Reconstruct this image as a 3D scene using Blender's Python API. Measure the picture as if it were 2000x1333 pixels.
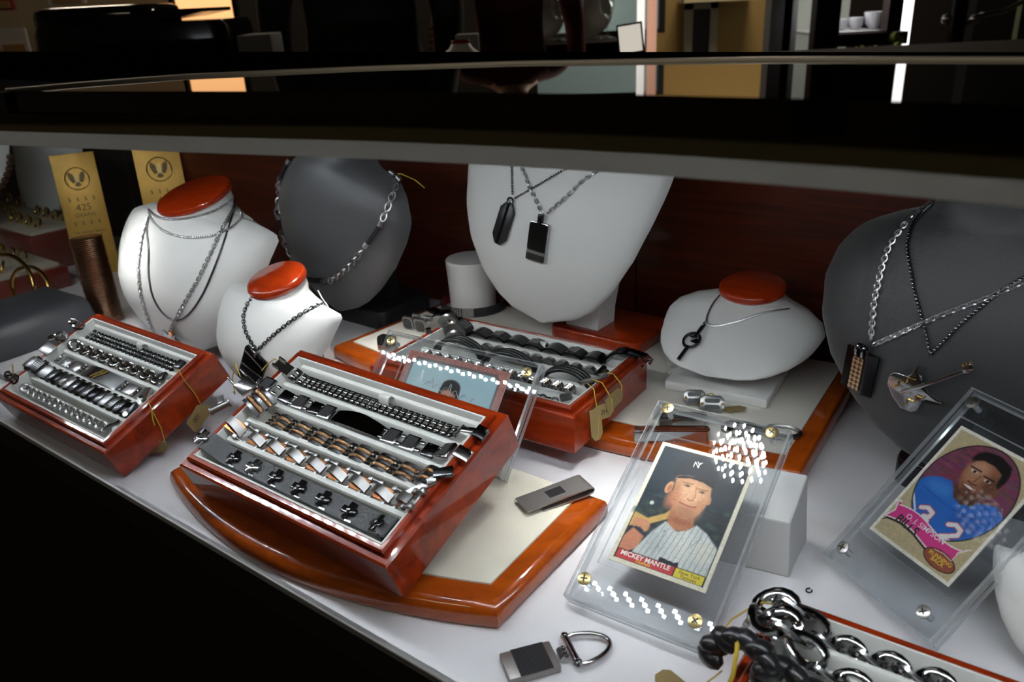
import bpy, bmesh, math, random
import numpy as np
from mathutils import Vector, Matrix, Euler
from mathutils.bvhtree import BVHTree
random.seed(7); RNG = np.random.default_rng(7)
PI = math.pi
sc = bpy.context.scene
COL = sc.collection
for _o in list(bpy.data.objects): bpy.data.objects.remove(_o)

# ------------------------------------------------------------------ camera
F_PX, PITCH, ROLL, CAM_H = 1617.3, 0.3969, -0.0501, 0.3471
CAM_R = Matrix.Rotation(PI/2 - PITCH, 3, 'X') @ Matrix.Rotation(ROLL, 3, 'Z')
CAM_P = Vector((0, 0, CAM_H))
cd = bpy.data.cameras.new('camera'); cam = bpy.data.objects.new('camera', cd); COL.objects.link(cam)
cam.location = CAM_P; cam.rotation_euler = CAM_R.to_euler()
cd.sensor_width = 36; cd.lens = 36 * F_PX / 2000; cd.clip_start = 0.02; cd.clip_end = 60
cd.dof.use_dof = True; cd.dof.focus_distance = 0.62; cd.dof.aperture_fstop = 12.0
sc.camera = cam
sc.view_settings.view_transform = 'Standard'; sc.view_settings.look = 'None'
sc.view_settings.gamma = 1; sc.view_settings.use_curve_mapping = False
sc.view_settings.exposure = -0.14
sc.cycles.transparent_max_bounces = 28; sc.cycles.max_bounces = 7; sc.cycles.diffuse_bounces = 3; sc.cycles.glossy_bounces = 4; sc.cycles.sample_clamp_indirect = 6.0; sc.cycles.adaptive_threshold = 0.025
w = bpy.data.worlds.new('world'); sc.world = w; w.use_nodes = True
w.node_tree.nodes['Background'].inputs[0].default_value = (0.9, 0.8, 0.7, 1)
w.node_tree.nodes['Background'].inputs[1].default_value = 0.004
LED_STRENGTH = 560.0
PUCK_STRENGTH = 640.0

# ------------------------------------------------------------------ case frame: u along the counter, n away from the customer
CU = Vector((0.7815, -0.6240, 0)); CN = Vector((0.6240, 0.7815, 0)); CASE_YAW = math.atan2(-0.6240, 0.7815)
def UN(u, n, z=0): return CU*u + CN*n + Vector((0, 0, z))
def ray(px, py): return CAM_R @ Vector(((px-1000)/F_PX, -(py-666.5)/F_PX, -1))
def at_z(px, py, z):
    d = ray(px, py); return CAM_P + d*((z-CAM_H)/d.z)
def at_y(px, py, y):
    d = ray(px, py); return CAM_P + d*(y/d.y)
def at_n(px, py, n):
    d = ray(px, py); return CAM_P + d*((n-CAM_P.dot(CN))/d.dot(CN))

# ------------------------------------------------------------------ mesh collecting
class MB:
    def __init__(s): s.v = []; s.f = []; s.m = []
    def add(s, vs, fs, M=None, mi=0):
        b = len(s.v)
        s.v += [tuple(M @ Vector(p)) if M is not None else tuple(p) for p in vs]
        s.f += [tuple(b+i for i in f) for f in fs]; s.m += [mi]*len(fs)
        return s
    def box(s, c, d, M=None, mi=0):
        x, y, z = c; a, b, e = d[0]/2, d[1]/2, d[2]/2
        vs = [(x-a,y-b,z-e),(x+a,y-b,z-e),(x+a,y+b,z-e),(x-a,y+b,z-e),(x-a,y-b,z+e),(x+a,y-b,z+e),(x+a,y+b,z+e),(x-a,y+b,z+e)]
        return s.add(vs, [(0,3,2,1),(4,5,6,7),(0,1,5,4),(1,2,6,5),(2,3,7,6),(3,0,4,7)], M, mi)
    def loft(s, rings, M=None, cap=True, closed=True, mi=0):
        n = len(rings[0]); vs = [p for r in rings for p in r]; fs = []
        for i in range(len(rings)-1):
            for j in range(n if closed else n-1):
                k = (j+1) % n; fs.append((i*n+j, i*n+k, (i+1)*n+k, (i+1)*n+j))
        if cap: fs.append(tuple(range(n-1, -1, -1))); fs.append(tuple((len(rings)-1)*n+j for j in range(n)))
        return s.add(vs, fs, M, mi)
    def lathe(s, prof, seg=24, M=None, sx=1, sy=1, cap=True, mi=0):
        return s.loft([[(r*math.cos(2*PI*j/seg)*sx, r*math.sin(2*PI*j/seg)*sy, z) for j in range(seg)] for r, z in prof], M, cap, True, mi)
    def cyl(s, p0, p1, r0, r1=None, seg=10, mi=0):
        p0 = Vector(p0); p1 = Vector(p1); d = p1-p0; r1 = r0 if r1 is None else r1
        Q = Matrix.Translation(p0) @ d.to_track_quat('Z', 'Y').to_matrix().to_4x4()
        return s.lathe([(r0, 0), (r1, d.length)], seg, Q, mi=mi)
    def tube(s, pts, r, seg=6, closed=False, mi=0, flat=1.0, up=None):
        pts = [Vector(p) for p in pts]; n = len(pts); rings = []; prev = None
        for i, p in enumerate(pts):
            a = pts[(i-1) % n] if (closed or i > 0) else p; b = pts[(i+1) % n] if (closed or i < n-1) else p
            t = (b-a).normalized()
            if up is not None: x = t.cross(Vector(up)); x = x.normalized() if x.length > 1e-6 else t.orthogonal().normalized()
            elif prev is None: x = t.orthogonal().normalized()
            else: x = (prev - t*prev.dot(t)); x = x.normalized() if x.length > 1e-9 else t.orthogonal().normalized()
            prev = x; y = t.cross(x); rr = r[i] if isinstance(r, (list, tuple)) else r
            rings.append([p + x*rr*math.cos(2*PI*j/seg) + y*rr*flat*math.sin(2*PI*j/seg) for j in range(seg)])
        if closed: return s.loft(rings + [rings[0]], None, False, True, mi)
        return s.loft(rings, None, True, True, mi)
    def ring(s, rx, ry, r, M=None, n=12, seg=5, mi=0, arc=2*PI, flat=1.0):
        full = arc > 6.28
        m = n if full else n+1
        pts = [Vector((rx*math.cos(arc*i/n), ry*math.sin(arc*i/n), 0)) for i in range(m)]
        if M is not None: pts = [M @ p for p in pts]
        return s.tube(pts, r, seg, full, mi, flat)
    def prism(s, poly, z0, z1, M=None, mi=0):
        n = len(poly); vs = [(x, y, z0) for x, y in poly] + [(x, y, z1) for x, y in poly]
        return s.add(vs, [tuple(range(n-1, -1, -1)), tuple(range(n, 2*n))] + [(i, (i+1) % n, n+(i+1) % n, n+i) for i in range(n)], M, mi)
    def ball(s, c, r, seg=8, sc_=(1, 1, 1), M=None, mi=0):
        k = max(4, seg//2); rings = []
        for i in range(1, k):
            a = PI*i/k; rings.append([(c[0]+r*sc_[0]*math.sin(a)*math.cos(2*PI*j/seg), c[1]+r*sc_[1]*math.sin(a)*math.sin(2*PI*j/seg), c[2]-r*sc_[2]*math.cos(a)) for j in range(seg)])
        b = [p for R_ in rings for p in R_] + [(c[0], c[1], c[2]-r*sc_[2]), (c[0], c[1], c[2]+r*sc_[2])]
        nb = len(rings)*seg; fs = []
        for i in range(len(rings)-1):
            for j in range(seg): q = (j+1) % seg; fs.append((i*seg+j, i*seg+q, (i+1)*seg+q, (i+1)*seg+j))
        for j in range(seg): q = (j+1) % seg; fs.append((nb, q, j)); fs.append((nb+1, (len(rings)-1)*seg+j, (len(rings)-1)*seg+q))
        return s.add(b, fs, M, mi)
    def mesh(s, name, mats, smooth=40, bevel=None, seg=2):
        me = bpy.data.meshes.new(name); me.from_pydata(s.v, [], s.f)
        bm = bmesh.new(); bm.from_mesh(me); bmesh.ops.recalc_face_normals(bm, faces=bm.faces)
        if bevel:
            es = [e for e in bm.edges if len(e.link_faces) == 2 and e.calc_face_angle(0) > 0.6]
            bmesh.ops.bevel(bm, geom=es, offset=bevel, segments=seg, profile=0.5, affect='EDGES', clamp_overlap=True)
        bm.to_mesh(me); bm.free()
        mats = mats if isinstance(mats, (list, tuple)) else [mats]
        for m in mats: me.materials.append(m)
        if len(mats) > 1 and not bevel: me.polygons.foreach_set('material_index', s.m)
        if smooth: me.shade_smooth(); me.set_sharp_from_angle(angle=math.radians(smooth))
        return me
def put(name, me, parent=None, loc=(0, 0, 0), rot=(0, 0, 0), scale=None, M=None):
    o = bpy.data.objects.new(name, me); COL.objects.link(o)
    if M is not None: o.matrix_local = M
    else:
        o.location = loc; o.rotation_euler = rot
        if scale is not None: o.scale = (scale,)*3 if isinstance(scale, (int, float)) else scale
    if parent is not None: o.parent = parent
    return o
def obj(name, mb, mats, parent=None, loc=(0, 0, 0), rot=(0, 0, 0), smooth=40, bevel=None, seg=2, label=None, kind=None):
    o = put(name, mb.mesh(name, mats, smooth, bevel, seg), parent, loc, rot)
    if label: o['label'] = label
    if kind: o['kind'] = kind
    return o
def tag(o, label, cat, group=None, kind=None):
    o['label'] = label; o['category'] = cat
    if group: o['group'] = group
    if kind: o['kind'] = kind
    return o
def thing(name, label, cat, loc=(0, 0, 0), rot=(0, 0, 0), group=None):
    e = bpy.data.objects.new(name, None); COL.objects.link(e); e.location = loc; e.rotation_euler = rot; e.empty_display_size = 0.01
    return tag(e, label, cat, group)
def struct(name, mb, mats, parent=None, **k):
    o = obj(name, mb, mats, parent, **k); o['kind'] = 'structure'; return o

# ------------------------------------------------------------------ materials
def mat(name, col, rough=0.5, metal=0.0, coat=0.0, spec=0.5, emit=None, strength=0.0, bump=None, var=None, aniso=0.0, sheen=0.0):
    m = bpy.data.materials.new(name); m.use_nodes = True; nt = m.node_tree; b = nt.nodes['Principled BSDF']
    b.inputs['Base Color'].default_value = (*col, 1); b.inputs['Roughness'].default_value = rough; b.inputs['Metallic'].default_value = metal
    b.inputs['Coat Weight'].default_value = coat; b.inputs['Coat Roughness'].default_value = 0.06
    b.inputs['Specular IOR Level'].default_value = spec; b.inputs['Sheen Weight'].default_value = sheen
    if emit: b.inputs['Emission Color'].default_value = (*emit, 1); b.inputs['Emission Strength'].default_value = strength
    if var:   # (scale, amount, stretch) soft brightness variation in object space
        tc = nt.nodes.new('ShaderNodeTexCoord'); mp = nt.nodes.new('ShaderNodeMapping'); no = nt.nodes.new('ShaderNodeTexNoise'); mx = nt.nodes.new('ShaderNodeMix'); mx.data_type = 'RGBA'
        nt.links.new(tc.outputs['Object'], mp.inputs[0]); mp.inputs['Scale'].default_value = var[2]
        nt.links.new(mp.outputs[0], no.inputs['Vector']); no.inputs['Scale'].default_value = var[0]; no.inputs['Detail'].default_value = 6
        rm = nt.nodes.new('ShaderNodeMapRange'); rm.inputs[1].default_value = 0.3; rm.inputs[2].default_value = 0.7
        nt.links.new(no.outputs['Fac'], rm.inputs[0]); nt.links.new(rm.outputs[0], mx.inputs['Factor'])
        mx.inputs[6].default_value = (*[c*(1-var[1]) for c in col], 1); mx.inputs[7].default_value = (*[min(1, c*(1+var[1])) for c in col], 1)
        nt.links.new(mx.outputs[2], b.inputs['Base Color'])
    if bump:  # (scale, strength)
        tc = nt.nodes.new('ShaderNodeTexCoord'); no = nt.nodes.new('ShaderNodeTexNoise'); bp = nt.nodes.new('ShaderNodeBump')
        nt.links.new(tc.outputs['Object'], no.inputs['Vector']); no.inputs['Scale'].default_value = bump[0]; bp.inputs['Strength'].default_value = bump[1]; bp.inputs['Distance'].default_value = 0.001
        nt.links.new(no.outputs['Fac'], bp.inputs['Height']); nt.links.new(bp.outputs[0], b.inputs['Normal'])
    return m
def glass(name, tint=(1, 1, 1), f0=0.04, rough=0.0, haze=0.0, hazecol=(0.8, 0.85, 0.9)):
    m = bpy.data.materials.new(name); m.use_nodes = True; nt = m.node_tree; nt.nodes.clear()
    out = nt.nodes.new('ShaderNodeOutputMaterial'); tr = nt.nodes.new('ShaderNodeBsdfTransparent'); gl = nt.nodes.new('ShaderNodeBsdfGlossy'); mx = nt.nodes.new('ShaderNodeMixShader')
    tr.inputs[0].default_value = (*tint, 1); gl.inputs['Roughness'].default_value = rough
    lw = nt.nodes.new('ShaderNodeLayerWeight'); lw.inputs[0].default_value = 0.5
    pw = nt.nodes.new('ShaderNodeMath'); pw.operation = 'POWER'; pw.inputs[1].default_value = 5; nt.links.new(lw.outputs['Facing'], pw.inputs[0])
    ma = nt.nodes.new('ShaderNodeMath'); ma.operation = 'MULTIPLY_ADD'; ma.inputs[1].default_value = 1-f0; ma.inputs[2].default_value = f0; nt.links.new(pw.outputs[0], ma.inputs[0])
    nt.links.new(ma.outputs[0], mx.inputs[0]); nt.links.new(gl.outputs[0], mx.inputs[2])
    if haze:
        df = nt.nodes.new('ShaderNodeBsdfDiffuse'); df.inputs[0].default_value = (*hazecol, 1); m2 = nt.nodes.new('ShaderNodeMixShader'); m2.inputs[0].default_value = haze
        nt.links.new(tr.outputs[0], m2.inputs[1]); nt.links.new(df.outputs[0], m2.inputs[2]); nt.links.new(m2.outputs[0], mx.inputs[1])
    else: nt.links.new(tr.outputs[0], mx.inputs[1])
    nt.links.new(mx.outputs[0], out.inputs[0]); return m
def wood(name, dark, light, rough=0.25, coat=1.0, scale=(6, 60, 60), nscale=4.0):
    m = mat(name, light, rough, 0, coat, spec=0.22); nt = m.node_tree; b = nt.nodes['Principled BSDF']
    tc = nt.nodes.new('ShaderNodeTexCoord'); mp = nt.nodes.new('ShaderNodeMapping'); mp.inputs['Scale'].default_value = scale
    no = nt.nodes.new('ShaderNodeTexNoise'); no.inputs['Scale'].default_value = nscale; no.inputs['Detail'].default_value = 8; no.inputs['Roughness'].default_value = 0.65; no.inputs['Distortion'].default_value = 0.6
    cr = nt.nodes.new('ShaderNodeValToRGB'); cr.color_ramp.elements[0].position = 0.32; cr.color_ramp.elements[0].color = (*dark, 1); cr.color_ramp.elements[1].position = 0.62; cr.color_ramp.elements[1].color = (*light, 1)
    nt.links.new(tc.outputs['Object'], mp.inputs[0]); nt.links.new(mp.outputs[0], no.inputs['Vector']); nt.links.new(no.outputs['Fac'], cr.inputs[0]); nt.links.new(cr.outputs[0], b.inputs['Base Color'])
    return m
def weave(name, c0, c1, scale, rough=0.35, metal=0.0, coat=0.3):   # carbon fibre / mesh checker
    m = mat(name, c0, rough, metal, coat); nt = m.node_tree; b = nt.nodes['Principled BSDF']
    tc = nt.nodes.new('ShaderNodeTexCoord'); mp = nt.nodes.new('ShaderNodeMapping'); mp.inputs['Rotation'].default_value = (0, 0, 0.785)
    ck = nt.nodes.new('ShaderNodeTexChecker'); ck.inputs['Scale'].default_value = scale; ck.inputs[1].default_value = (*c0, 1); ck.inputs[2].default_value = (*c1, 1)
    nt.links.new(tc.outputs['Object'], mp.inputs[0]); nt.links.new(mp.outputs[0], ck.inputs[0]); nt.links.new(ck.outputs[0], b.inputs['Base Color']); return m

M_SHELF = mat('white_laminate', (0.80, 0.80, 0.84), 0.35, spec=0.4, var=(9, 0.04, (1, 1, 1)))
M_BACK = wood('mahogany_panel', (0.024, 0.0022, 0.0004), (0.082, 0.0082, 0.0010), 0.5, 0.15, (1.2, 1.2, 26), 5)
M_BACK.node_tree.nodes['Principled BSDF'].inputs['Specular IOR Level'].default_value = 0.2
M_BOX = wood('lacquered_mahogany', (0.150, 0.0095, 0.0008), (0.390, 0.036, 0.0014), 0.35, 0.7, (3, 14, 14), 4)
M_PLAT = wood('amber_lacquered_wood', (0.290, 0.045, 0.0025), (0.460, 0.085, 0.0035), 0.3, 1.0, (5, 16, 16), 4)
M_CAP = wood('red_lacquered_wood', (0.26, 0.018, 0.002), (0.40, 0.034, 0.003), 0.3, 1.0, (8, 30, 30), 4)
M_LINER = mat('white_leatherette', (0.78, 0.79, 0.76), 0.45, bump=(900, 0.05))
M_WHITE = mat('white_bust_leather', (0.82, 0.82, 0.80), 0.5, bump=(1200, 0.03))
M_CREAM = mat('cream_linen', (0.80, 0.77, 0.66), 0.75, bump=(1500, 0.25), var=(22, 0.05, (1, 1, 1)))
M_OFFW = mat('ivory_velvet', (0.78, 0.75, 0.68), 0.8, bump=(1500, 0.25))
M_GREY = mat('grey_satin', (0.085, 0.088, 0.095), 0.36, spec=0.6, sheen=0.2, bump=(1700, 0.18))
M_CHAR = mat('charcoal_satin', (0.030, 0.030, 0.032), 0.45, spec=0.5, sheen=0.15, bump=(1500, 0.25))
M_BLACK = mat('black_gloss', (0.006, 0.006, 0.007), 0.12, spec=0.5)
M_VOID = mat('black_felt', (0.0025, 0.002, 0.002), 1.0, spec=0.0)
M_TOPG = mat('black_counter_glass', (0.003, 0.003, 0.003), 0.015, spec=0.7)
M_BLACKM = mat('black_matt', (0.008, 0.008, 0.009), 0.55)
M_RUBBER = mat('black_rubber', (0.012, 0.012, 0.014), 0.28, spec=0.6)
M_LEATH = mat('navy_leather', (0.012, 0.013, 0.018), 0.45, bump=(900, 0.3))
M_STEEL = mat('polished_steel', (0.62, 0.62, 0.63), 0.14, 1.0)
M_BRUSH = mat('brushed_steel', (0.45, 0.45, 0.45), 0.32, 1.0)
M_LSTEEL = mat('grey_satin_steel', (0.20, 0.195, 0.19), 0.28, 1.0)
M_DSTEEL = mat('gunmetal', (0.16, 0.16, 0.17), 0.22, 1.0)
M_BSTEEL = mat('black_steel', (0.035, 0.035, 0.04), 0.2, 1.0)
M_CHAIN = mat('silver_chain', (0.72, 0.72, 0.73), 0.36, 1.0)
M_GOLD = mat('gold', (0.83, 0.55, 0.16), 0.2, 1.0)
M_COPPER = mat('copper', (0.50, 0.20, 0.08), 0.28, 1.0)
M_COIN = mat('aged_copper', (0.50, 0.26, 0.14), 0.32, 1.0)
M_ROSE = mat('rose_gold_cable', (0.75, 0.42, 0.22), 0.25, 1.0, bump=(2500, 0.6))
M_CARBON = weave('carbon_fibre', (0.006, 0.006, 0.007), (0.05, 0.05, 0.055), 900)
M_MESHS = weave('dark_steel_mesh', (0.02, 0.02, 0.02), (0.30, 0.30, 0.30), 700, 0.3, 1.0, 0)
M_STONE = mat('clear_crystal', (0.9, 0.92, 0.95), 0.05, 0.6)
M_KRAFT = mat('kraft_card', (0.30, 0.22, 0.09), 0.7)
M_STRING = mat('yellow_thread', (0.55, 0.38, 0.04), 0.7)
M_ACR = glass('clear_acrylic', (0.97, 0.98, 0.985), 0.05)
M_ACRE = glass('acrylic_edge', (0.90, 0.92, 0.94), 0.10, 0.08, 0.30, (0.9, 0.93, 0.97))
M_PANE = glass('case_glass', (0.975, 0.985, 0.98), 0.045)
M_BRASS = mat('brass_screw', (0.62, 0.50, 0.24), 0.3, 1.0)
M_SCREW = mat('nickel_screw', (0.55, 0.54, 0.50), 0.3, 1.0)
M_DARKSLOT = mat('dark_slot', (0.03, 0.025, 0.015), 0.6)
M_FASCIA = mat('olive_black_fascia', (0.10, 0.088, 0.045), 0.45)
M_LIP = mat('frosted_white_lip', (0.62, 0.62, 0.60), 0.6)
_n = M_LIP.node_tree; _t = _n.nodes.new('ShaderNodeBsdfTranslucent'); _t.inputs[0].default_value = (0.6, 0.6, 0.58, 1); _x = _n.nodes.new('ShaderNodeMixShader'); _x.inputs[0].default_value = 0.5
_n.links.new(_n.nodes['Principled BSDF'].outputs[0], _x.inputs[1]); _n.links.new(_t.outputs[0], _x.inputs[2]); _n.links.new(_x.outputs[0], _n.nodes['Material Output'].inputs[0])
M_LED = mat('led_chip', (1, 1, 1), 0.5, emit=(0.90, 0.95, 1.0), strength=LED_STRENGTH)
M_PUCK = mat('spot_led', (1, 1, 1), 0.5, emit=(1.0, 0.98, 0.94), strength=PUCK_STRENGTH)

# ================================================================== the room around the counter
FLOOR_Z = -0.85
M_FLOOR = mat('dark_carpet', (0.05, 0.035, 0.025), 0.9)
M_CEIL = mat('ceiling_paint', (0.30, 0.28, 0.25), 0.9)
M_WALLY = mat('ochre_wall_paint', (0.36, 0.235, 0.075), 0.85)
M_WALLD = mat('brown_wall_paint', (0.09, 0.06, 0.035), 0.85)
M_WALLB = mat('beige_wall_paint', (0.32, 0.26, 0.17), 0.85)
BACK_Y = 5.2
m = MB(); m.box((0, 1.1, FLOOR_Z-0.05), (8.4, 8.6, 0.1)); struct('floor', m, M_FLOOR)
m = MB(); m.box((0, 1.1, 1.85), (8.4, 8.6, 0.1)); struct('ceiling', m, M_CEIL)
m = MB(); m.box((0.3, BACK_Y+0.05, 0.475), (7.4, 0.1, 2.65)); struct('wall_back', m, mat('near_black_wall', (0.012, 0.009, 0.007), 0.9))
m = MB(); m.box((-3.95, 1.1, 0.475), (0.1, 8.3, 2.65)); struct('wall_left', m, M_WALLB)
m = MB(); m.box((3.95, 1.1, 0.475), (0.1, 8.3, 2.65)); struct('wall_right', m, M_WALLD)
m = MB(); m.box((0, -3.1, 0.475), (8.0, 0.1, 2.65)); struct('wall_front', m, M_WALLD)
# unseen ceiling panels, added to light the shop and the case fascia
M_PANEL = mat('added_ceiling_panel', (1, 1, 1), 0.6, emit=(1.0, 0.86, 0.68), strength=24)
M_PANEL2 = mat('added_fill_panel', (1, 1, 1), 0.6, emit=(1.0, 0.86, 0.62), strength=7)  # fill panel put in behind the camera to lift the dark fascia
for k, (x, y, what) in enumerate([(-1.9, 3.9, 'unseen ceiling light panel added above the beige left wall'), (1.2, 4.0, 'unseen ceiling light panel added above the ochre wall'), (-1.3, -1.2, 'dimmer unseen ceiling panel added on the customer side to brighten the fascia')]):
    t = thing('added_ceiling_light', what, 'ceiling light', (x, y, 1.80), group='unseen ceiling lights added for the shop')
    m = MB(); m.box((0, 0, -0.012), (0.62, 0.62, 0.024)); m2 = MB(); m2.box((0, 0, -0.026), (0.56, 0.56, 0.006))
    obj('frame', m, M_BLACKM, t); obj('diffuser', m2, M_PANEL if k < 2 else M_PANEL2, t)

# ================================================================== the display case
case = thing('display_case', 'long glass display case with dark top and white shelf', 'display case', UN(0, 0.243, 0), (0, 0, CASE_YAW))
# local frame of the case: x = u, y = n - 0.243
YO = 0.243
U0, U1 = -1.75, 0.42
m = MB(); m.box(((U0+U1)/2, 0.2575, -0.008), (U1-U0, 0.515, 0.016)); obj('shelf', m, M_SHELF, case, bevel=0.0008, label='white laminate shelf')
m = MB(); m.box(((U0+U1)/2, -0.0014, -0.0115), (U1-U0, 0.0028, 0.0215)); obj('edge_trim', m, mat('olive_trim', (0.03, 0.028, 0.018), 0.4, 0.3), case, label='thin dark metal trim along the front edge')
m = MB(); m.box(((U0+U1)/2, 0.23, -0.425), (U1-U0, 0.45, 0.80)); obj('plinth', m, M_BLACKM, case, label='black lower cabinet')
WALLP = [(-1.11, 0.6355), (-0.4205, 0.7445), (0.42, 0.766)]
def wall_strip(p, q, th=0.010, gap=0.001):
    p = Vector(p); q = Vector(q); d = (q-p).normalized(); p = p+d*gap; q = q-d*gap; k = Vector((-d.y, d.x))*th
    return MB().prism([tuple(x-Vector((0, YO))) for x in (p, q, q+k, p+k)], 0.0, 0.285)
obj('back_panel', wall_strip(WALLP[0], WALLP[1]), M_BACK, case, bevel=0.0006, label='dark mahogany back panel, left of the seam')
obj('back_panel', wall_strip(WALLP[1], WALLP[2]), M_BACK, case, bevel=0.0006, label='dark mahogany back panel, right of the seam')
obj('back_panel', wall_strip((-1.75, 0.60), (-1.115, 0.70)), M_BLACKM, case, label='black back panel of the far section')
m = MB(); m.box((-1.20, 0.28, 0.143), (0.004, 0.19, 0.285)); obj('divider_glass', m, M_PANE, case, smooth=0, label='clear glass divider')
# the top of the case: fascia that follows a curve in plan
FC = [(-1.75, -0.13), (-1.2, 0.010), (-0.80, 0.103), (-0.60, 0.153), (-0.485, 0.183), (-0.36, 0.213), (-0.265, 0.237), (-0.195, 0.250), (-0.134, 0.258), (-0.075, 0.262), (0.05, 0.262), (0.42, 0.262)]
def fascia(z0, z1, th, off=0.0):
    rings = []
    for u, n in FC:
        y = n - YO + off; rings.append([(u, y, z0), (u, y, z1), (u, y+th, z1), (u, y+th, z0)])
    return MB().loft(rings)
obj('fascia', fascia(0.2936, 0.304, 0.012), M_FASCIA, case, smooth=60, label='dark olive inner fascia')
obj('fascia_lip', fascia(0.2865, 0.2938, 0.010, -0.0004), M_LIP, case, smooth=60, label='pale grey lower lip of the fascia')
FAR = [(-1.75, -0.10), (-0.9, 0.085), (-0.60, 0.150), (-0.455, 0.181), (-0.448, 0.210), (-0.421, 0.257), (-0.344, 0.313), (-0.270, 0.350), (-0.148, 0.380), (-0.049, 0.386), (0.12, 0.386), (0.42, 0.386)]
def poly_top(z0, z1, grow=0.0):
    front = [(u, n-YO-0.006) for u, n in FC]; back = [(u, n-YO+grow) for u, n in reversed(FAR)]
    return MB().prism(front+back, z0, z1)
obj('counter_top', poly_top(0.304, 0.3142), M_TOPG, case, smooth=0, label='black polished counter top')
edge = [(u, n-YO+0.0015, 0.3145) for u, n in FAR[3:]]
m = MB(); m.tube([Vector(p) for p in edge], 0.0013, 6); obj('top_edge_strip', m, mat('dull_edge_strip', (0.30, 0.29, 0.27), 0.45, 0.8), case, label='thin bright edge strip of the top')
m = MB(); m.box(((U0+U1)/2, 0.30, 0.289), (U1-U0, 0.34, 0.006)); obj('roof_panel', m, M_VOID, case, label='black roof panel behind the top')
# front glass, from the shelf edge up to the lip
rings = [[(u, 0.001, 0.0), (u, n-YO+0.003, 0.2865), (u, n-YO+0.006, 0.2865), (u, 0.004, 0.0)] for u, n in FC]
obj('front_glass', MB().loft(rings), M_PANE, case, smooth=30, label='clear front pane')
# LED strip under the front of the roof
def led_n(u): return 0.283 + min(0.0, (u+0.2))*0.07
m = MB(); m.loft([[(u, led_n(u)-YO-0.006, 0.2925), (u, led_n(u)-YO+0.006, 0.2925), (u, led_n(u)-YO+0.006, 0.296), (u, led_n(u)-YO-0.006, 0.296)] for u in (-1.12, -0.2, 0.40)])
bar = obj('led_bar', m, M_LINER, case, label='white bar of the light strip')
m = MB(); m.box((0, 0, 0), (0.0033, 0.0033, 0.0012)); chip = m.mesh('led_chip', M_LED, 0)
u = -1.10
while u < 0.39:
    o = put('led_chip', chip, bar, (u, led_n(u)-YO, 0.2918), (0.35, 0, 0)); u += 0.0165
# round spot lamp of many LEDs
m = MB(); m.lathe([(0.027, 0), (0.027, -0.006), (0.024, -0.008), (0.001, -0.008)], 24); hs = m.mesh('housing', M_BLACKM, 40)
m = MB(); m.lathe([(0.0026, 0), (0.0026, -0.001), (0.0010, -0.0015)], 8); sp = m.mesh('spot_led', M_PUCK, 40)
m = MB(); m.lathe([(0.0031, 0), (0.0031, -0.0105), (0.0034, -0.0105), (0.0034, 0)], 10, cap=False); cup = m.mesh('added_cup', M_BLACKM, 40)  # black cup added round each LED to keep glare off the football card
for u_, n_, what in ((-0.237, 0.434, 'round spot lamp of small LEDs above the baseball card'), (-0.575, 0.480, 'round spot lamp of small LEDs above the middle of the case'), (-0.860, 0.385, 'round spot lamp of small LEDs above the large white bust')):
    t = thing('spot_lamp', what, 'spot lamp', UN(u_, n_, 0.286), (0, 0, CASE_YAW), 'spot lamps under the case roof'); put('housing', hs, t)
    for rr, k in ((0, 1), (0.0075, 6), (0.015, 11), (0.0215, 16)):
        for i in range(k):
            a = 2*PI*i/k; o = put('spot_led', sp, t, (rr*math.cos(a), rr*math.sin(a), -0.008)); put('added_cup', cup, o)

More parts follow.
